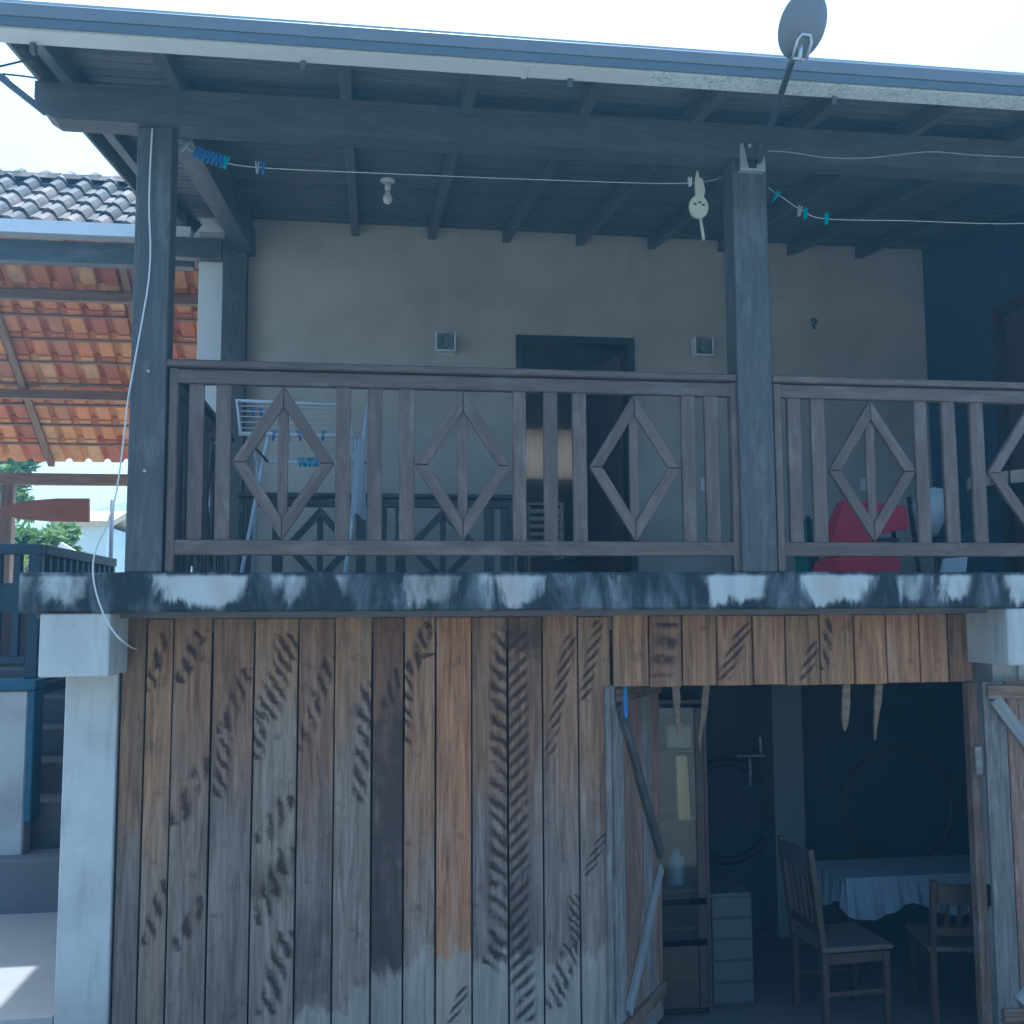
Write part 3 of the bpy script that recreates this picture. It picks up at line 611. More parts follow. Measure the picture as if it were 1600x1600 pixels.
bm = bmesh.new(); seg = 36; rings = []
xa = nrm.cross(Vector((0, 0, 1))).normalized(); ya = nrm.cross(xa) * -1
def dring(r_, dpt, grow=0): return [bm.verts.new(dc + xa * (r_ * (.112) * math.cos(2 * math.pi * k / seg)) + ya * (r_ * (.142) * math.sin(2 * math.pi * k / seg)) + nrm * dpt) for k in range(seg)]
for r_, dp in ((.05, -.045), (.35, -.04), (.65, -.025), (.9, -.006), (1, .002), (1.02, .006), (.99, .008), (.88, .0), (.6, -.02), (.05, -.038)): rings.append(dring(r_, dp))
for a, b in zip(rings, rings[1:]):
    for k in range(seg): bm.faces.new((a[k], a[(k + 1) % seg], b[(k + 1) % seg], b[k]))
bm.faces.new(rings[0]); bm.faces.new(rings[-1][::-1]); finish('reflector', bm, 'dish_grey', dish, True)
q = dc - nrm * .05 - ya * .085
bm = bmesh.new(); tube(bm, [q + xa * -.034 + ya * -.045, q + xa * -.034 + ya * .03, q + xa * -.02 + ya * .055, q + xa * .02 + ya * .055, q + xa * .034 + ya * .03, q + xa * .034 + ya * -.045], .007)
tube(bm, [q + xa * -.034 + ya * -.045, q + xa * .034 + ya * -.045], .007); tube(bm, [B, q + ya * -.045, q + ya * .02 + nrm * .03], .012); finish('mount', bm, 'bracket_metal', dish, True)

# ------------------------------------------------------------------ clotheslines, pegs, small balcony things
LY = .2
L1 = [at(283, 222, LY), at(300, 236, LY), at(345, 252, LY), at(407, 262, LY), at(600, 271, LY), at(850, 281, LY), at(1082, 286, LY), at(1150, 266, LY)]
tag(tubeo('clothesline', spline(L1, 6), .0022, 'wire_white', None, 6), 'thin white clothesline strung from the side beam to the middle post', 'clothesline')
L2 = [at(1200, 293, LY), at(1220, 307, LY), at(1255, 330, LY), at(1292, 342, LY), at(1420, 345, LY), at(1600, 349, LY), at(1780, 330, LY)]
tag(tubeo('clothesline', spline(L2, 6), .0022, 'wire_white', None, 6), 'thin grey clothesline running right from the middle post with teal pegs', 'clothesline')
def peg(p, col, ang, label, s=1.0, group='clothes pegs'):
    r_ = thing('clothes_peg', p, label, 'clothes peg', group)
    for sgn in (-1, 1):
        me_ = bmesh.new(); abox(me_, (-.0035, -.012, -.032 * s), (.0035, .012, .032 * s), .002)
        bmesh.ops.rotate(me_, verts=me_.verts, cent=(0, 0, .0), matrix=Matrix.Rotation(sgn * .09, 3, 'Y')); bmesh.ops.translate(me_, verts=me_.verts, vec=(sgn * .005, 0, 0))
        bmesh.ops.rotate(me_, verts=me_.verts, cent=(0, 0, 0), matrix=Matrix.Rotation(ang, 3, 'Y')); bmesh.ops.translate(me_, verts=me_.verts, vec=p); finish('jaw', me_, col, r_)
    return r_
for px, py, c, a in ((290, 228, 'peg_grey', .5), (306, 238, 'peg_blue', .4), (313, 241, 'peg_blue', .35), (320, 244, 'peg_blue', .35), (327, 246, 'peg_blue', .3), (334, 248, 'peg_blue', .3), (340, 250, 'peg_blue', .25), (347, 252, 'peg_blue', .2), (353, 254, 'peg_teal', .25)):
    peg(at(px, py, LY), c, a, {'peg_grey': 'grey peg at the beam end of the clothesline beside the corner post', 'peg_teal': 'pale teal peg ending the blue bunch on the clothesline', 'peg_blue': 'blue peg in the tight bunch on the clothesline near the corner post'}[c])
peg(at(402, 262, LY), 'peg_grey', 0, 'pale grey peg standing alone right of the blue bunch'); peg(at(411, 263, LY), 'peg_blue', 0, 'single dark blue peg next to a pale grey one')
peg(at(1078, 284, LY), 'plastic_white', 0, 'white peg beside the hanging oval paddle', .8)
peg(at(1212, 307, LY), 'peg_teal', .6, 'teal peg tilted on the line closest to the middle post')
peg(at(1249, 330, LY), 'peg_grey', .2, 'lilac grey peg in the pair on the teal line'); peg(at(1258, 334, LY), 'peg_teal', .1, 'bright teal peg paired with a grey one'); peg(at(1291, 342, LY), 'peg_teal', .05, 'upright teal peg alone on the straight stretch of line')
# pale oval paddle hung from the line
p0 = at(1090, 284, LY); pd = thing('hanging_paddle', p0, 'pale ivory oval paddle with forked neck and short stick hung from the clothesline', 'paddle')
s = 1 / 302.; px = lambda x, y: (p0.x + (x - 1090) * s, p0.z - (y - 284) * s)
bm = bmesh.new(); prism(bm, [px(*q_) for q_ in ((1084, 283), (1087, 268), (1089, 266), (1091, 281), (1096, 280), (1101, 300), (1098, 314), (1084, 314), (1084, 300))], LY - .022, LY - .006); finish('neck', bm, 'ivory', pd)
bm = bmesh.new(); oc = px(1089, 330); pts = [(oc[0] + 16.5 * s * math.cos(a_), oc[1] + 20 * s * math.sin(a_)) for a_ in [2 * math.pi * k / 28 for k in range(28)]]; prism(bm, pts, LY - .028, LY - .002); bmesh.ops.bevel(bm, geom=bm.edges[:], offset=.004, segments=2, affect='EDGES'); finish('oval_body', bm, 'ivory', pd)
for q_ in ((1082, 326), (1090, 323), (1096, 327)):
    c_ = px(*q_); box('dark_mark', (c_[0] - .009, LY - .0305, c_[1] - .006), (c_[0] + .009, LY - .0275, c_[1] + .004), 'wire_dark', pd, .001)
a_, b_ = px(1092, 348), px(1097, 386); tubeo('stick', [(a_[0], LY - .015, a_[1]), (b_[0], LY - .015, b_[1])], .009, 'ivory', pd)
# ceiling bulb
c = at(606, 286, 1.75); zt = deck(1.75) - .002
bl = thing('ceiling_bulb', (c.x, 1.75, zt), 'bare bulb in a white holder under the balcony ceiling boards', 'light bulb')
bm = bmesh.new(); lathe(bm, [(.052, zt), (.055, zt - .012), (.03, zt - .022)], (c.x, 1.75, 0)); finish('ceiling_rose', bm, 'plastic_white', bl, True)
bm = bmesh.new(); lathe(bm, [(.02, zt - .02), (.022, zt - .06), (.018, zt - .075)], (c.x, 1.75, 0)); finish('holder', bm, 'plastic_white', bl, True)
bm = bmesh.new(); lathe(bm, [(.013, zt - .072), (.016, zt - .09), (.03, zt - .118), (.033, zt - .14), (.026, zt - .162), (.01, zt - .173), (.002, zt - .175)], (c.x, 1.75, 0)); finish('bulb', bm, 'bulb_glass', bl, True)
# sconces
for pxx, pyy, lab in ((695, 538, 'square glass wall lamp on the beige wall between corner post and door'), (1095, 545, 'square glass wall lamp on the beige wall close to the middle post')):
    c = at(pxx, pyy, 3.09); r_ = thing('wall_lamp', (c.x, 3.1, c.z), lab, 'wall lamp', 'glass wall lamps')
    a = .082; box('back_plate', (c.x - a, 3.083, c.z - a), (c.x + a, 3.099, c.z + a), 'frost_glass', r_)
    bm = bmesh.new(); abox(bm, (c.x - a, 3.0, c.z - a * .95), (c.x - a + .012, 3.082, c.z + a * .95)); abox(bm, (c.x + a - .012, 3.0, c.z - a * .95), (c.x + a, 3.082, c.z + a * .95)); abox(bm, (c.x - a + .013, 3.0, c.z - a * .95), (c.x + a - .013, 3.082, c.z - a * .95 + .012)); finish('side_glass', bm, 'frost_glass', r_)
    box('front_glass', (c.x - a + .013, 3.002, c.z - a * .8), (c.x + a - .013, 3.008, c.z + a * .8), 'clear_glass', r_, .002)
    bm = bmesh.new(); lathe(bm, [(.016, c.z + .075), (.018, c.z + .03), (.03, c.z), (.026, c.z - .035), (.004, c.z - .045)], (c.x, 3.045, 0), seg=14); finish('bulb', bm, 'bulb_glass', r_, True)
# hook and sockets
c = at(1270, 507, 3.09); tag(tubeo('wall_hook', spline([(c.x, 3.1, c.z + .045), (c.x, 3.06, c.z + .04), (c.x + .015, 3.05, c.z + .015), (c.x - .012, 3.05, c.z - .015), (c.x + .006, 3.06, c.z - .045)], 4), .011, 'pole_metal'), 'small dark curled hook on the beige wall right of the middle post', 'hook')
for pxx, pyy, lab in ((1101, 757, 'small white switch plate low on the wall left of the middle post'), (1351, 757, 'small white switch plate above the red lounge chair')):
    c = at(pxx, pyy, 3.09); r_ = thing('switch_plate', (c.x, 3.1, c.z), lab, 'switch', 'white switch plates')
    box('plate', (c.x - .033, 3.088, c.z - .056), (c.x + .033, 3.099, c.z + .056), 'plastic_white', r_, .004); box('rocker', (c.x - .012, 3.083, c.z - .02), (c.x + .012, 3.087, c.z + .02), 'plastic_white', r_, .002)
# wire stapled on the beam
W = [at(1200, 236, -.013), at(1235, 238, -.016), at(1290, 246, -.016), at(1350, 247, -.016), at(1410, 241, -.016), at(1457, 237, -.016), at(1520, 242, -.016), at(1600, 246, -.016)]
tag(tubeo('beam_cable', spline(W, 5), .003, 'peg_grey', None, 6), 'thin cable stapled in shallow loops along the front beam', 'cable')
# hanging white cable
CY = -.012
pts = [(238, 200), (235, 255), (233, 320), (235, 390), (232, 440), (224, 490), (214, 545), (206, 590)]
W = [at(a, b, CY) for a, b in pts] + [at(a, b, y_) for a, b, y_ in ((199, 630, -.02), (194, 680, -.03), (187, 735, -.03), (179, 782, -.03), (166, 822, -.03), (150, 858, -.03), (145, 890, -.03), (150, 925, -.03), (163, 962, -.025), (180, 990, -.02), (193, 1003, .0), (206, 1012, .15), (213, 1014, .395))]
tag(tubeo('hanging_cable', spline(W, 5), .0046, 'wire_white', None, 6), 'pale cable running down the corner post and looping over the curb to the corbel', 'cable')
for a, b in ((226, 736), (232, 580)):
    c = at(a, b, .015); tag(tubeo('screw', [(c.x, .03, c.z), (c.x, .008, c.z)], .008, 'screw_metal', None, 8), 'screw head in the face of the corner post' , 'screw', 'screws in the corner post')
# strut and wires off the beam end
A, B = at(72, 176, .06), at(-60, 72, .06)
tag(member('strut', A, B, .034, .034, 'pole_metal', None), 'dark metal strut rising outward from the beam end', 'strut')
tag(tubeo('overhead_wire', spline([at(66, 124, .05), at(30, 118, .05), at(-80, 108, .05)], 4), .005, 'wire_dark', None, 6), 'dark overhead wire meeting the beam end beside the metal strut', 'wire')
tag(tubeo('overhead_wire', spline([at(52, 91, -.4), at(20, 99, -.4), at(-80, 122, -.4)], 4), .005, 'wire_dark', None, 6), 'dark overhead wire meeting the rafter end just below the gutter', 'wire')
# ------------------------------------------------------------------ drying rack with pegs and towel
DY = 1.05; F = 2.482
rk = thing('drying_rack', (ax(455, 800, DY), DY, F), 'white folding clothes drying rack with blue pegs behind the railing', 'drying rack')
xl, xr = ax(368, 628, DY + .3), ax(545, 628, DY + .3); zt1 = az(450, 628, DY + .3); zt2 = az(450, 679, DY - .25)
x3, x4 = ax(373, 679, DY - .25), ax(552, 679, DY - .25); zt3 = az(450, 722, DY)
x5, x6 = ax(420, 722, DY), ax(556, 722, DY)
tubeo('rod', [(xl, DY + .3, zt1), (xr, DY + .3, zt1 - .012)], .011, 'plastic_white', rk); tubeo('rod', [(x3, DY - .25, zt2), (x4, DY - .25, zt2)], .012, 'plastic_white', rk); tubeo('rod', [(x5, DY, zt3), (x6, DY, zt3)], .011, 'enamel_blue', rk)
for i in range(1, 6):
    f_ = i / 6; y_ = DY + .3 - .55 * f_; z_ = zt1 + (zt2 - zt1) * f_; tubeo('wire', [(xl + (x3 - xl) * f_, y_, z_), (xr + (x4 - xr) * f_, y_, z_)], .0035, 'wire_white', rk, 6)
for xa_, xb_ in ((xl + .01, x3 + .01), (xr - .01, x4 - .01)): tubeo('side_bar', [(xa_, DY + .3, zt1), (xb_, DY - .25, zt2)], .009, 'plastic_white', rk)
for x_ in (x3 + .05, x4 - .02):
    tubeo('leg', [(x_, DY - .24, zt2), (x_ + .03, DY + .02, zt3), (x_ - .03, DY + .34, F + .008)], .011, 'enamel_blue', rk); tubeo('leg', [(x_ + .1, DY + .28, zt1 - .02), (x_ + .06, DY, zt3), (x_ - .04, DY - .3, F + .008)], .011, 'enamel_blue', rk)
    tubeo('arm', [(x_ - .02, DY - .2, zt2 - .01), (x_ + .09, DY, zt3)], .007, 'pole_metal', rk)
for i, (px_, py_, y_) in enumerate([(x, 646, DY + .2) for x in (395, 408)] + [(x, 680, DY - .25) for x in (428, 452, 468, 505)]):
    peg(at(px_, py_, y_), 'peg_blue' if i != 3 else 'peg_grey', random.uniform(-.3, .3), 'blue peg clipped to the upper rods of the drying rack' if i != 3 else 'grey peg clipped to the front rod of the drying rack', 1, 'pegs on the drying rack')
for i in range(7): peg(at(468 + i * 5.6, 722, DY), 'peg_blue' if i % 2 else 'peg_teal', random.uniform(-.5, .5), 'blue peg in the row along the low rod of the rack' if i % 2 else 'teal peg in the row along the low rod of the rack', .9, 'pegs on the drying rack')
# towel
bm = bmesh.new(); tx0, tx1 = ax(551, 760, DY - .2), ax(571, 760, DY - .2); tz0, tz1 = az(560, 808, DY - .2), az(560, 684, DY - .2); rr = []
for j in range(13):
    row = []; g_ = j / 12
    for i in range(15):
        u = i / 14; wdt = (.65 + .35 * g_); x_ = (tx0 + tx1) / 2 + (u - .5) * (tx1 - tx0) * wdt * 1.15; row.append(bm.verts.new((x_, DY - .2 + .022 * math.sin(u * 9 + g_ * 2) * (.4 + g_), tz1 + (tz0 - tz1) * g_ + .02 * math.sin(u * 5) * g_)))
    rr.append(row)
for a, b in zip(rr, rr[1:]):
    for i in range(14): bm.faces.new((a[i], a[i + 1], b[i + 1], b[i]))
bmesh.ops.solidify(bm, geom=bm.faces[:], thickness=.006); tag(finish('towel', bm, 'blue_cloth', None, True), 'pale blue towel hanging in folds from the end of the drying rack', 'towel')

# ------------------------------------------------------------------ lounge corner
LYc = 1.25
def lx(px): return ax(px, 840, LYc)
def lz(py): return az(1360, py, LYc)
lc_ = thing('lounge_chair', (lx(1370), LYc, F), 'red cushioned lounge chair on a dark frame behind the railing', 'chair')
for x_ in (lx(1300), lx(1438)):
    tubeo('leg', [(x_, LYc - .2, F + .01), (x_, LYc - .18, F + .36)], .016, 'dark_paint', lc_); tubeo('leg', [(x_, LYc + .3, F + .01), (x_, LYc + .36, lz(800))], .016, 'dark_paint', lc_)
for z_ in (lz(838), lz(849), F + .26): tubeo('slat', [(lx(1302), LYc + .32, z_), (lx(1442), LYc + .32, z_)], .014, 'dish_grey', lc_)
bm = bmesh.new(); prism(bm, [(lx(1307), lz(868)), (lx(1312), lz(846)), (lx(1326), lz(802)), (lx(1337), lz(777)), (lx(1352), lz(778)), (lx(1434), lz(787)), (lx(1437), lz(824)), (lx(1388), lz(829)), (lx(1366), lz(850)), (lx(1362), lz(870))], LYc + .12, LYc + .26); bmesh.ops.bevel(bm, geom=bm.edges[:], offset=.014, segments=3, affect='EDGES'); finish('back_cushion', bm, 'red_fabric', lc_)
bm = bmesh.new(); prism(bm, [(lx(1284), lz(872)), (lx(1376), lz(870)), (lx(1378), lz(905)), (lx(1270), lz(908))], LYc - .25, LYc + .11); bmesh.ops.bevel(bm, geom=bm.edges[:], offset=.02, segments=3, affect='EDGES'); finish('seat_cushion', bm, 'red_fabric', lc_)
bm = bmesh.new(); abox(bm, (lx(1299), LYc + .4, F), (lx(1322), LYc + .6, lz(803)), .012); gb = tag(finish('crate', bm, 'green_plastic'), 'green plastic crate standing beside the red lounge chair', 'crate')
bm = bmesh.new(); prism(bm, [(lx(1452), lz(776)), (lx(1473), lz(755)), (lx(1514), lz(762)), (lx(1500), lz(798)), (lx(1480), lz(838)), (lx(1452), lz(838))], LYc + .1, LYc + .24); bmesh.ops.bevel(bm, geom=bm.edges[:], offset=.03, segments=3, affect='EDGES')
rc = thing('rocking_chair', (lx(1475), LYc + .17, F), 'dark rocking chair with pale blue cushion beside the round table', 'chair'); finish('cushion', bm, 'white_cloth', rc, True)
for x_ in (lx(1450), lx(1488)):
    tubeo('rocker', spline([(x_, LYc - .3, F + .06), (x_, LYc, F + .014), (x_, LYc + .45, F + .08)], 5), .014, 'dark_paint', rc); tubeo('upright', [(x_, LYc + .1, F + .02), (x_ + .01, LYc + .24, lz(770))], .015, 'dark_paint', rc)
for z_ in (lz(848), lz(842)): box('seat', (lx(1450), LYc - .2, z_), (lx(1488), LYc + .2, z_ + .02), 'navy_cloth', rc, .005)
bm = bmesh.new(); prism(bm, [(lx(1444), lz(875)), (lx(1478), lz(873)), (lx(1474), lz(900)), (lx(1436), lz(900))], LYc - .24, LYc - .21); finish('throw', bm, 'white_cloth', rc)
# round table with woven rim
tcx, tcy = ax(1625, 745, 1.15), 1.15; tz = az(1560, 745, 1.0)
tb = thing('round_table', (tcx, tcy, F), 'round table with a pale woven rim behind the railing', 'table')
bm = bmesh.new(); lathe(bm, [(.40, tz + .028), (.425, tz + .015), (.425, tz - .05), (.40, tz - .06)], (tcx, tcy, 0), seg=40); finish('top', bm, 'navy_cloth', tb, True)
for k in range(22):
    a_ = 2 * math.pi * k / 22; b_ = a_ + 2 * math.pi / 22 * .86; bm = bmesh.new()
    poly = [(tcx + .435 * math.cos(a_), tcy + .435 * math.sin(a_)), (tcx + .435 * math.cos(b_), tcy + .435 * math.sin(b_)), (tcx + .45 * math.cos(b_), tcy + .45 * math.sin(b_)), (tcx + .45 * math.cos(a_), tcy + .45 * math.sin(a_))]
    prism(bm, poly, tz - .05, tz + .03, 'XY'); finish('rim_strip', bm, 'straw', tb)
tubeo('stem', [(tcx, tcy, F + .02), (tcx, tcy, tz - .05)], .04, 'furniture', tb, 12)
bm = bmesh.new(); lathe(bm, [(.22, F), (.22, F + .02), (.05, F + .05)], (tcx, tcy, 0)); finish('foot', bm, 'furniture', tb, True)
# shoes and dark pouffe near the open door
for i, px_ in enumerate((1058, 1074)):
    c = at(px_, 893, 2.3); bm = bmesh.new(); prof = [(.0, .0), (.24, .0), (.25, .03), (.2, .06), (.1, .085), (.03, .11), (0, .1)]; prism(bm, [(2.3 + a_ - .1, F + b_) for a_, b_ in prof], c.x - .035, c.x + .035, 'YZ'); bmesh.ops.bevel(bm, geom=bm.edges[:], offset=.012, segments=2, affect='EDGES')
    tag(finish('shoe', bm, 'black_rubber', None, True), 'black shoe of the pair left on the balcony floor by the post', 'shoe', 'pair of black shoes')
c = at(882, 880, 2.2); bm = bmesh.new(); lathe(bm, [(.16, F), (.21, F + .06), (.215, F + .16), (.19, F + .25), (.12, F + .31), (.02, F + .325)], (c.x, 2.2, 0), seg=28); tag(finish('pouffe', bm, 'black_rubber', None, True), 'black domed pouffe on the balcony floor before the open door', 'pouffe')
# slatted crate seen through the open door
c = at(852, 820, 3.55); cr = thing('slatted_stool', (c.x, 3.6, F), 'tall pale slatted stool inside the room behind the open door', 'stool')
zs0 = az(850, 850, 3.55); zs1 = az(850, 790, 3.55)
for i in range(5): z_ = zs0 + (zs1 - zs0) * i / 5; box('slat', (c.x - .15, 3.53, z_), (c.x + .14, 3.545, z_ + .036), 'straw', cr)
for x_ in (c.x - .16, c.x + .13):
    for y_ in (3.548, 3.78): box('leg', (x_, y_, F), (x_ + .03, y_ + .03, zs1 - .002), 'straw', cr)
box('seat', (c.x - .17, 3.52, zs1), (c.x + .16, 3.83, zs1 + .025), 'straw', cr)

# ------------------------------------------------------------------ ground-floor room furniture
def chair(loc, rz, label, seatmat, backh=1.05):
    r_ = thing('dining_chair', loc, label, 'chair', 'dining chairs'); Rm = Matrix.Rotation(rz, 3, 'Z'); L = Vector(loc)
    T = lambda x, y, z: L + Rm @ Vector((x, y, z)); o = Rm @ Vector((0, -1, 0))
    for y_ in (-.19, .19):
        member('leg', T(-.2, y_, 0), T(-.2, y_, .44), .04, .04, 'furniture', r_, o); member('leg', T(.19, y_, 0), T(.19, y_, .43), .04, .04, 'furniture', r_, o)
        member('back_post', T(-.2, y_, .44), T(-.27, y_, backh), .04, .035, 'furniture', r_, o)
        member('apron', T(-.18, y_, .4), T(.17, y_, .4), .06, .02, 'furniture', r_, o); member('stretcher', T(-.18, y_, .2), T(.17, y_, .2), .03, .02, 'furniture', r_, o)
    bm = bmesh.new(); abox(bm, (-.22, -.22, -.015), (.23, .22, .015), .008); me_ = bpy.data.meshes.new('seat'); bm.to_mesh(me_); bm.free(); link('seat', me_, seatmat, r_, T(0, 0, .455), (0, 0, rz))
    member('top_slat', T(-.262, -.17, backh - .08), T(-.262, .17, backh - .08), .12, .02, 'dim_board' if backh > 1 else 'furniture', r_, Rm @ Vector((-1, 0, 0)))
    member('low_slat', T(-.215, -.17, .56), T(-.215, .17, .56), .05, .02, 'furniture', r_, Rm @ Vector((-1, 0, 0)))
    for y_ in (-.1, -.03, .04, .11): member('spindle', T(-.218, y_, .585), T(-.256, y_, backh - .14), .024, .016, 'furniture', r_, Rm @ Vector((-1, 0, 0)))
    return r_
chair((2.83, .98, .005), R(3), 'brown wooden chair with upright spindles beside the cloth-covered table', 'seat_wood', 1.03)
chair((3.5, .86, .005), R(78), 'low wooden chair with plain seat backing the doorway near the outward door', 'seat_wood', .86)
tbx0, tbx1, tby0, tby1 = 3.14, 4.5, 1.52, 2.0
TZ = .66
tb = thing('dining_table', (3.7, 1.85, .005), 'dining table under a pale hanging cloth in the dark room', 'table')
box('top', (tbx0 + .02, tby0 + .02, TZ - .033), (tbx1 - .02, tby1 - .02, TZ - .008), 'furniture', tb)
for x_ in (tbx0 + .1, tbx1 - .16):
    for y_ in (tby0 + .1, tby1 - .16): box('leg', (x_, y_, .005), (x_ + .06, y_ + .06, TZ - .034), 'furniture', tb)
bm = bmesh.new(); n = 90; top = []; bot = []
def drop(u): return .17 + .10 * abs(math.sin(u * math.pi * 2.1 + .9)) ** 1.3
per = []
for i in range(30): per.append((tbx0 + (tbx1 - tbx0) * i / 30, tby0, (0, -1)))
for i in range(12): per.append((tbx1, tby0 + (tby1 - tby0) * i / 12, (1, 0)))
for i in range(30): per.append((tbx1 - (tbx1 - tbx0) * i / 30, tby1, (0, 1)))
for i in range(12): per.append((tbx0, tby1 - (tby1 - tby0) * i / 12, (-1, 0)))
for i, (x_, y_, nn) in enumerate(per):
    top.append(bm.verts.new((x_, y_, TZ))); d_ = .02 + .018 * math.sin(i * 1.9); bot.append(bm.verts.new((x_ + nn[0] * d_, y_ + nn[1] * d_, TZ - drop(i / 30))))
bm.faces.new(top[::-1])
for i in range(len(per)): bm.faces.new((top[i], top[(i + 1) % len(per)], bot[(i + 1) % len(per)], bot[i]))
tag(finish('tablecloth', bm, 'table_linen', None), 'pale cloth with scalloped hem draped over the dining table', 'tablecloth')
# glazed cabinet
kx0, kx1 = ax(975, 1400, .95), ax(1108, 1400, .95); ky0, ky1 = 1.1, 1.44
kx0, kx1 = ax(985, 1400, ky0), ax(1110, 1400, ky0); kh = az(1080, 1100, ky0)
kb = thing('glass_cabinet', ((kx0 + kx1) / 2, 1.27, .005), 'tall brown glass-fronted cabinet just inside the doorway', 'cabinet')
box('side_panel', (kx0, ky0, .01), (kx0 + .025, ky1, kh), 'furniture', kb); box('side_panel', (kx1 - .025, ky0, .01), (kx1, ky1, kh), 'furniture', kb)
box('back_panel', (kx0 + .027, ky1 - .02, .01), (kx1 - .027, ky1, kh), 'dark_paint', kb); box('top_panel', (kx0 - .02, ky0 - .02, kh + .002), (kx1 + .02, ky1 + .01, kh + .03), 'furniture', kb)
for z_ in (.02, .5, .72, 1.12, 1.56): box('shelf', (kx0 + .027, ky0 + .03, z_), (kx1 - .027, ky1 - .022, z_ + .02), 'furniture', kb)
for z0, z1, g in ((.06, .42, 0), (.46, .66, 1), (.7, kh - .02, 1)):
    dd = box('door_stile', (kx1 - .085, ky0 - .022, z0), (kx1 - .03, ky0 - .002, z1), 'furniture', kb); box('door_stile', (kx0 + .03, ky0 - .022, z0), (kx0 + .08, ky0 - .002, z1), 'furniture', kb)
    if g: box('pane', (kx0 + .082, ky0 - .014, z0), (kx1 - .087, ky0 - .009, z1), 'clear_glass', kb, 0)
    else: box('drawer_front', (kx0 + .082, ky0 - .018, z0), (kx1 - .087, ky0 - .004, z1), 'furniture', kb)
for z_ in (.52, .62, .95): box('hinge', (kx1 - .075, ky0 - .03, z_), (kx1 - .045, ky0 - .0225, z_ + .03), 'dark_paint', kb, .002)
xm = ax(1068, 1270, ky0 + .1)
bm = bmesh.new(); prism(bm, [(xm - .03, 1.141), (xm + .045, 1.141), (xm + .03, 1.53), (xm - .04, 1.53)], ky0 + .1, ky0 + .16); tag(finish('reflection_block', bm, 'reflection_yellow'), 'tall honey-yellow block standing in for a sunlit reflection in the cabinet glass', 'reflection block')  # solid block added in place of a sunlit reflection in the pane
bx_ = ax(1057, 1178, ky0 + .12); tag(box('reflection_box', (bx_ - .08, ky0 + .06, 1.581), (bx_ + .085, ky0 + .22, 1.72), 'reflection_straw', None, .01), 'straw-coloured box standing in for a roof reflected in the cabinet glass', 'reflection box')  # box added to imitate a roof mirrored in the cabinet glass
bm = bmesh.new(); lathe(bm, [(.05, .741), (.055, .76), (.055, .9), (.03, .93), (.03, .96)], (ax(1056, 1370, ky0 + .15), ky0 + .15, 0)); tag(finish('jar', bm, 'jar_glaze', None, True), 'pale blue jar on the middle cabinet shelf', 'jar')
# pale drawer chest
dx0, dx1 = ax(1112, 1480, 1.2), ax(1178, 1480, 1.2); dh = az(1140, 1397, 1.2)
dr = thing('drawer_chest', ((dx0 + dx1) / 2, 1.4, .005), 'pale board drawer chest between the glass cabinet and the pillar', 'chest')
box('carcass', (dx0, 1.22, .01), (dx1, 1.6, dh), 'dim_board', dr)
for i in range(5): z_ = .03 + i * (dh - .04) / 5; box('drawer', (dx0 + .006, 1.202, z_), (dx1 - .006, 1.218, z_ + (dh - .04) / 5 - .012), 'dim_board', dr)
# hoops, shelf on the room wall
for px_, py_, r0, mt, lab in ((1135, 1268, .37, 'tyre_grey', 'grey bicycle tyre hanging on the room wall above the drawer chest'), (1405, 1262, .45, 'copper_hoop', 'thin brown hoop hanging on the room wall above the dining table')):
    c = at(px_, py_, 2.66); tag(tubeo('hoop', [(c.x + r0 * math.cos(a_), 2.66, c.z + r0 * math.sin(a_)) for a_ in [2 * math.pi * k / 48 for k in range(48)]], .032 if mt == 'tyre_grey' else .016, mt, None, 8, True), lab, 'hoop')
c = at(1180, 1180, 2.6); sh = thing('wall_shelf', (c.x, 2.69, c.z), 'thin pale shelf with a pipe upright on the room wall beside the pillar', 'shelf')
box('board', (c.x - .16, 2.56, c.z - .006), (c.x + .13, 2.699, c.z + .006), 'pale_board', sh, .002); tubeo('pipe', [(c.x - .03, 2.64, c.z - .007), (c.x - .03, 2.64, c.z - .24)], .012, 'bracket_metal', sh); tubeo('pipe', [(c.x + .06, 2.64, c.z + .007), (c.x + .06, 2.64, c.z + .13)], .01, 'plastic_white', sh)

# ------------------------------------------------------------------ side stair, landing wall, blue gate railing
st = thing('stair', (-1.95, 3.2, 0), 'grey concrete stair climbing between the painted wall and the house', 'stair')
sz = az(20, 1345, 2.27); zs = [sz, sz + .3, sz + .53, sz + .74, sz + .95, sz + 1.16]
for i, z_ in enumerate(zs):
    y0_ = 2.272 + (.0 if i == 0 else .45 + .34 * (i - 1)); x0_ = -7 if i == 0 else -3.4 + .002 * i
    bm = bmesh.new(); abox(bm, (x0_, max(y0_, 2.61) if i else y0_, -.01), (-1.53, (4.61 if i else 2.605), z_), .008); finish('step', bm, 'step_concrete', st)
sw = thing('stair_wall', (-3.5, 2.6, 0), 'dirty pale plaster wall with blue painted edge beside the stair', 'wall')
swz = az(30, 1066, 2.42); swx = ax(47, 1250, 2.42)
bm = bmesh.new(); abox(bm, (-7, 2.42, sz - .005), (swx - .04, 2.6, swz - .06), .01); finish('plaster', bm, 'stair_wall', sw)
box('edge_band', (swx - .039, 2.41, sz + .22), (swx + .012, 2.605, swz - .06), 'blue_paint', sw, .008); box('cap', (-7, 2.4, swz - .059), (swx + .018, 2.62, swz + .02), 'blue_paint', sw, .01)
tag(box('brown_wall', (-3.3, 4.62, 0), (-1.46, 4.74, 2.45), 'brown_wall'), 'dark red-brown wall closing the top of the side stair', 'wall')
gy = 2.5
bg_ = thing('gate_railing', (-2.6, gy, swz), 'dark blue painted timber railing on top of the stair wall', 'railing')
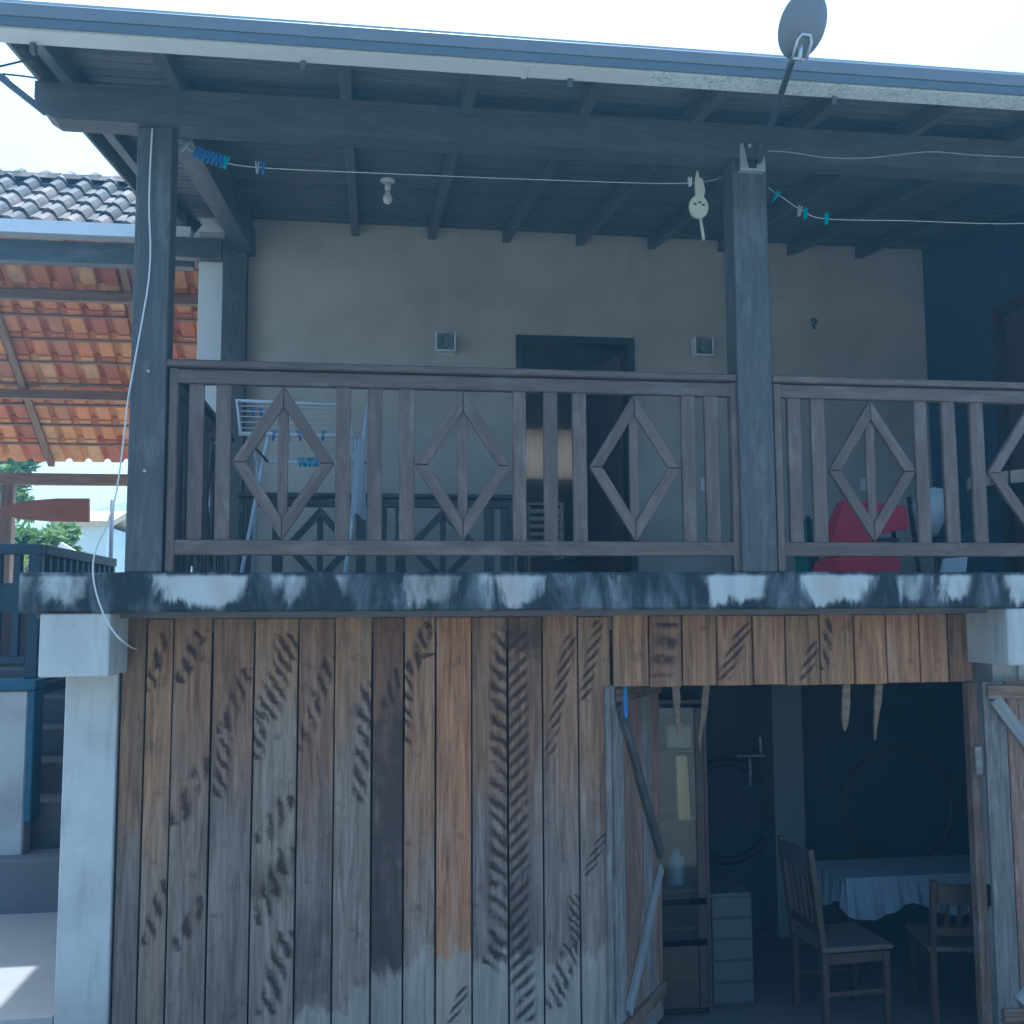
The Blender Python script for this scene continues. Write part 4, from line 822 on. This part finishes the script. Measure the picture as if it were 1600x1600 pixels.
gx_ = lambda px: ax(px, 950, gy - .03); gz_ = lambda py: az(30, py, gy - .03)
box('top_rail', (-5, gy - .05, gz_(866)), (gx_(63), gy + .05, gz_(850)), 'blue_paint_dark', bg_)
for a_, b_ in ((911, 955), (1026, 1038)): box('rail', (-5, gy - .025, gz_(b_)), (gx_(42) - .002, gy + .025, gz_(a_)), 'blue_paint_dark', bg_)
box('end_post', (gx_(42), gy - .035, swz + .022), (gx_(61), gy + .035, gz_(867)), 'blue_paint_dark', bg_)
xx = gx_(18)
for k in range(9):
    w_ = gx_(30) - gx_(18); box('upright', (xx, gy - .03, gz_(1026) + .002), (xx + w_, gy + .03, gz_(866) - .001), 'blue_paint_dark', bg_); xx -= w_ * 2.55
ex = gx_(52)
box('side_base', (ex - .03, 2.63, swz - .1), (ex + .05, 4.61, swz - .019), 'blue_paint_dark', bg_)
box('side_rail', (ex - .02, gy + .052, gz_(866)), (ex + .05, 4.6, gz_(850)), 'blue_paint_dark', bg_)
for k in range(12): box('side_upright', (ex - .01, gy + .2 + k * .17, swz - .018), (ex + .03, gy + .26 + k * .17, gz_(866) - .001), 'blue_paint_dark', bg_)
# ------------------------------------------------------------------ neighbour's tiled porch
NB = thing('tiled_porch', (-4, 5.3, 1.95), 'open porch with orange clay tile roof on brown timbers next to the house', 'porch')
NX1 = -1.42; NX0 = -8.0
ey, ez = 3.15, 5.36; ry, rz_ = 4.5, 6.36; by, bz = 7.75, 4.24
def tile_mesh(name, pts=None, th=.013):
    prof = [(0, 0), (.012, .012), (.02, .014)]
    pts = pts or [(.0, .018), (.012, .0), (.135, .0), (.15, .02), (.165, .045), (.19, .058), (.215, .045), (.23, .02), (.238, .008)]
    bm = bmesh.new(); L = .42; A = []
    for v in (0, L):
        f = 1.0 if v == 0 else .93
        A.append([bm.verts.new((x_, v, z_ * f)) for x_, z_ in pts]); A.append([bm.verts.new((x_, v, z_ * f + th)) for x_, z_ in pts])
    a0, a1, b0, b1 = A; n = len(pts)
    for i in range(n - 1):
        bm.faces.new((a0[i], b0[i], b0[i + 1], a0[i + 1])); bm.faces.new((a1[i], a1[i + 1], b1[i + 1], b1[i])); bm.faces.new((a0[i], a0[i + 1], a1[i + 1], a1[i])); bm.faces.new((b0[i], b1[i], b1[i + 1], b0[i + 1]))
    bm.faces.new((a0[0], a1[0], b1[0], b0[0])); bm.faces.new((a0[-1], b0[-1], b1[-1], a1[-1])); bmesh.ops.recalc_face_normals(bm, faces=bm.faces)
    me = bpy.data.meshes.new(name); bm.to_mesh(me); bm.free(); return me
TU, TT = tile_mesh('roof_tile_rear', None, .018), tile_mesh('roof_tile_front', [(.0, .03), (.012, .0), (.1, .0), (.112, .03), (.132, .06), (.168, .076), (.204, .06), (.224, .03), (.234, .006)], .02); TU.materials.append(M['clay_under']); TT.materials.append(M['clay_top'])
TW = .222
def tiles(me, y0, z0, y1, z1, xmin, flip, ex=.34):
    sl = math.atan2(z1 - z0, abs(y1 - y0)); Ls = math.hypot(y1 - y0, z1 - z0); n = int(Ls / ex) + 1; cnt = 0
    rest = bmesh.new()
    for r in range(n):
        f = r * ex / Ls; yy = y0 + (y1 - y0) * f; zz = z0 + (z1 - z0) * f
        if f > (.985 if flip == 1 else .91): continue
        j = 0
        while True:
            x_ = NX1 - .24 - j * TW
            if x_ < NX0: break
            if x_ > xmin(yy):
                o = bpy.data.objects.new('roof_tile', me); C.objects.link(o); o.parent = NB
                o.rotation_euler = (sl - (R(4.2) if flip == 1 else R(2.6)) + random.uniform(-.006, .006), random.uniform(-.01, .01), random.uniform(-.012, .012) if flip == 1 else math.pi)
                xx_ = x_ if flip == 1 else x_ + .24
                o.location = Vector((xx_, yy, zz + .0)) - NB.location; cnt += 1
            j += 1
    return cnt
vis = lambda yy: -3.55 - .3 * (yy - 3)
n1 = tiles(TT, ey, ez + .085, ry, rz_ + .02, vis, 1, .3); n2 = tiles(TU, by, bz, ry, rz_, lambda yy: -1.95 - .33 * (yy + 5.1), -1, .33)
print('tiles', n1, n2)
# the roof's run beyond what can be told apart tile by tile
def corr(name, mat, y0, z0, y1, z1, xa, xb):
    bm = bmesh.new(); rowA, rowB = [], []; n = int((xb - xa) / TW)
    for i in range(n * 6 + 1):
        x_ = xa + TW * i / 6; h = .05 * max(0, math.sin(2 * math.pi * i / 6)) ; rowA.append(bm.verts.new((x_, y0, z0 + h))); rowB.append(bm.verts.new((x_, y1, z1 + h)))
    for i in range(len(rowA) - 1): bm.faces.new((rowA[i], rowA[i + 1], rowB[i + 1], rowB[i]))
    bmesh.ops.solidify(bm, geom=bm.faces[:], thickness=.012); o = finish(name, bm, mat, NB); o['kind'] = 'stuff'; return o
corr('roof_tiles_beyond', 'clay_top', ey, ez + .09, ry, rz_ + .04, -8, -4.05); corr('roof_tiles_beyond', 'clay_under', by, bz, ry, rz_, -8, -6.0)
# ridge caps
x_ = NX1
while x_ > NX0:
    bm = bmesh.new(); seg = 8; A, B = [], []
    for k in range(seg + 1):
        a_ = math.pi * k / seg; A.append(bm.verts.new((x_, ry + .12 * math.cos(a_), rz_ + .02 + .085 * math.sin(a_)))); B.append(bm.verts.new((x_ - .4, ry + .112 * math.cos(a_), rz_ + .02 + .076 * math.sin(a_))))
    for k in range(seg): bm.faces.new((A[k], A[k + 1], B[k + 1], B[k]))
    bmesh.ops.solidify(bm, geom=bm.faces[:], thickness=.012); finish('ridge_tile', bm, 'clay_top', NB, True); x_ -= .355
# timbers: eave beam, purlins, rear beam, rafters, posts
member('eave_beam', (NX0, ey + .04, ez - .09), (NX1, ey + .04, ez - .09), .17, .1, 'timber', NB)
sr = (bz - rz_) / (by - ry)
rear = lambda yy: rz_ + sr * (yy - ry)
for yy in (5.48, 6.66): member('purlin', (NX0, yy, rear(yy) - .115), (NX1, yy, rear(yy) - .115), .1, .075, 'porch_wood', NB, (0, -1, 0))
member('rear_beam', (NX0, by - .05, rear(by) - .22), (NX1 - .1, by - .05, rear(by) - .22), .14, .1, 'porch_wood', NB)
for xx in (-1.5, -2.45, -3.8, -5.15, -6.5): member('rafter', (xx, ry, rear(ry) - .04), (xx, by, rear(by) - .04), .075, .06, 'porch_wood', NB, (0, 0, 1))
ca = math.cos(math.atan(abs(sr)))
for r in range(14):
    yy = by - (r * .33 + .42 - .06) * ca
    if yy < ry + .1: break
    member('batten', (NX0, yy, rear(yy) - .03), (NX1, yy, rear(yy) - .03), .028, .02, 'porch_wood', NB, (0, sr * -1, 1), .002)
for px_ in (15,):
    x_ = ax(px_, 800, by); member('post', (x_, by - .05, 1.95), (x_, by - .05, rear(by) - .29), .13, .13, 'porch_wood', NB)
x_ = ax(-420, 800, by); member('post', (x_, by - .05, 1.95), (x_, by - .05, rear(by) - .29), .13, .13, 'porch_wood', NB); member('post', (-5.2, ey + .05, 1.95), (-5.2, ey + .05, ez - .18), .13, .13, 'porch_wood', NB)
member('post', (-1.52, by - .05, 1.95), (-1.52, by - .05, rear(by) - .29), .1, .1, 'porch_wood', NB)
poly = [(ey - .16, ez + .1), (ey - .15, ez + .1), (ey - .146, ez + .01), (ey - .03, ez + .01), (ey - .03, ez + .11), (ey - .02, ez + .11), (ey - .02, ez), (ey - .155, ez)]
bm = bmesh.new(); prism(bm, poly, NX0, NX1, 'YZ'); finish('gutter', bm, 'gutter_metal', NB)
# long tapered board fixed to the porch post
by2 = by - .155; bm = bmesh.new(); q = lambda a, b: (at(a, b, by2).x, at(a, b, by2).z)
prism(bm, [q(-12, 797), q(40, 783), q(90, 779), q(140, 779), q(140, 816), q(80, 815), q(30, 811)], by2 - .03, by2 + .03); tag(finish('tapered_board', bm, 'brown_board'), 'long reddish brown board with pointed end fixed to the porch post', 'board')

# ------------------------------------------------------------------ background beyond the porch
def house_far(name, label, x0, x1, y0, y1, z0, z1, wall, roofmat, rise, over=.35):
    r_ = thing(name, ((x0 + x1) / 2, (y0 + y1) / 2, z0), label, 'house'); box('wall', (x0, y0, z0 - .3), (x1, y1, z1), wall, r_, .01)
    bm = bmesh.new(); ym = (y0 + y1) / 2; prism(bm, [(y0 - over, z1 - .02), (ym, z1 + rise), (y1 + over, z1 - .02), (y1 + over, z1 + .08), (ym, z1 + rise + .1), (y0 - over, z1 + .08)], x0 - over, x1 + over, 'YZ'); finish('roof', bm, roofmat, r_)
    return r_
yb = 16.0; zx = lambda py: az(160, py, yb)
fh = house_far('white_house', 'sunlit white house with a low grey roof behind the porch', ax(150, 850, yb), ax(420, 850, yb), yb, yb + 6, 1.95, zx(812), 'far_white', 'roof_grey', .55, .25)
wx = ax(183, 845, yb - .02)
w1 = box('window', (wx - .22, yb - .05, zx(858)), (wx + .1, yb - .01, zx(832)), 'far_blue', fh); box('pane', (wx - .18, yb - .06, zx(855)), (wx + .06, yb - .051, zx(835)), 'tinted_glass', w1, 0)
bh = house_far('pale_blue_house', 'pale blue-green house wall with a beige eave behind the leafy bush', ax(95, 850, 13), ax(166, 850, 13), 13, 15, 1.95, az(120, 822, 13), 'far_blue', 'straw', .25, .12)
# white sloping stair rail
rl = thing('stair_rail', (at(120, 880, 9.5).x, 9.5, 1.95), 'white sloping stair handrail in front of the pale blue house', 'railing')
A, B = at(93, 851, 9.5), at(160, 892, 9.5); member('handrail', A, B, .09, .06, 'far_white', rl, (0, -1, 0)); C2 = Vector((0, 0, -.35)); member('stringer', A + C2, B + C2, .12, .06, 'far_white', rl, (0, -1, 0))
for k in range(8):
    p_ = A.lerp(B, (k + .5) / 8); box('baluster', (p_.x - .018, 9.485, p_.z - .3), (p_.x + .018, 9.515, p_.z - .05), 'far_white', rl)
for f_ in (.05, .95): p_ = A.lerp(B, f_); box('newel', (p_.x - .04, 9.46, 1.95), (p_.x + .04, 9.54, p_.z - .06), 'far_white', rl)
p_ = at(174, 840, 9); tag(tubeo('utility_pipe', [(p_.x, 9, 1.95), (p_.x, 9, az(174, 781, 9))], .028, 'dish_grey'), 'thin grey upright pipe standing before the white house', 'pipe')
# leafy growth
def tree(name, label, base, h, rx, rz2, n, mat, seed, ls=.12, trunk=.05, group='trees and bushes beyond the porch'):
    rnd = random.Random(seed); r_ = thing(name, base, label, 'tree', group); B_ = Vector(base); bm = bmesh.new()
    tube(bm, [B_ - Vector((0, 0, .1)), B_ + Vector((.03, 0, h * .5)), B_ + Vector((-.02, .05, h))], [trunk, trunk * .75, trunk * .3])
    cl = []
    for k in range(14):
        a_ = rnd.uniform(0, 6.28); rr_ = rx * math.sqrt(rnd.random()); c_ = B_ + Vector((rr_ * math.cos(a_), rr_ * math.sin(a_), h + rnd.uniform(-rz2, rz2) * .8)); cl.append((c_, rnd.uniform(.25, .5) * rx))
        tube(bm, [B_ + Vector((0, 0, h * rnd.uniform(.4, .8))), c_.lerp(B_ + Vector((0, 0, h)), .4), c_], [trunk * .4, trunk * .3, trunk * .1], 5)
    finish('trunk', bm, 'porch_wood', r_); bm = bmesh.new()
    for k in range(n):
        c_, q_ = cl[rnd.randrange(len(cl))]; d_ = Vector((rnd.gauss(0, 1), rnd.gauss(0, 1), rnd.gauss(0, 1))).normalized() * q_ * rnd.random() ** .4; p_ = c_ + d_
        u = Vector((rnd.gauss(0, 1), rnd.gauss(0, 1), rnd.gauss(0, .6))).normalized(); v = u.orthogonal().normalized(); s_ = ls * rnd.uniform(.6, 1.3)
        q4 = [p_ - u * s_, p_ + v * s_ * .35, p_ + u * s_, p_ - v * s_ * .35]; bm.faces.new([bm.verts.new(x) for x in q4])
    o = finish('crown', bm, mat, r_); return r_
b1 = at(48, 860, 10.5); tree('bush', 'leafy green bush behind the blue railing and porch post', (b1.x, 10.5, 1.95), 1.25, .55, .5, 2400, 'leaf_green', 3, .09)
b2 = at(82, 845, 9.6); tree('bush', 'yellow-green bush just right of the darker bush', (b2.x, 9.6, 1.95), 1.0, .32, .4, 1100, 'leaf_lime', 5, .07)
b3 = at(-30, 800, 13); tree('shade_tree', 'tall green tree rising behind the porch post', (b3.x, 13.5, 1.95), 2.9, .75, .8, 2400, 'leaf_green', 9, .12, .09)

# ------------------------------------------------------------------ backlit haze in the air
bm = bmesh.new(); abox(bm, (-60, -40, -1.8), (60, 75, 9.5))
t = bpy.data.materials.new('haze_air'); t.use_nodes = True; nt = t.node_tree; nt.nodes.remove(nt.nodes['Principled BSDF'])
pv = nt.nodes.new('ShaderNodeVolumePrincipled'); pv.inputs['Color'].default_value = (.3, .66, 1, 1); pv.inputs['Density'].default_value = HAZE; pv.inputs['Anisotropy'].default_value = .35
nt.links.new(pv.outputs[0], nt.nodes['Material Output'].inputs['Volume'])
me = bpy.data.meshes.new('haze'); bmesh.ops.recalc_face_normals(bm, faces=bm.faces); bm.to_mesh(me); bm.free(); me.materials.append(t)
hz = bpy.data.objects.new('haze', me); C.objects.link(hz); hz['kind'] = 'stuff'; hz['label'] = 'thin pale backlit haze filling the air'; hz['category'] = 'haze'
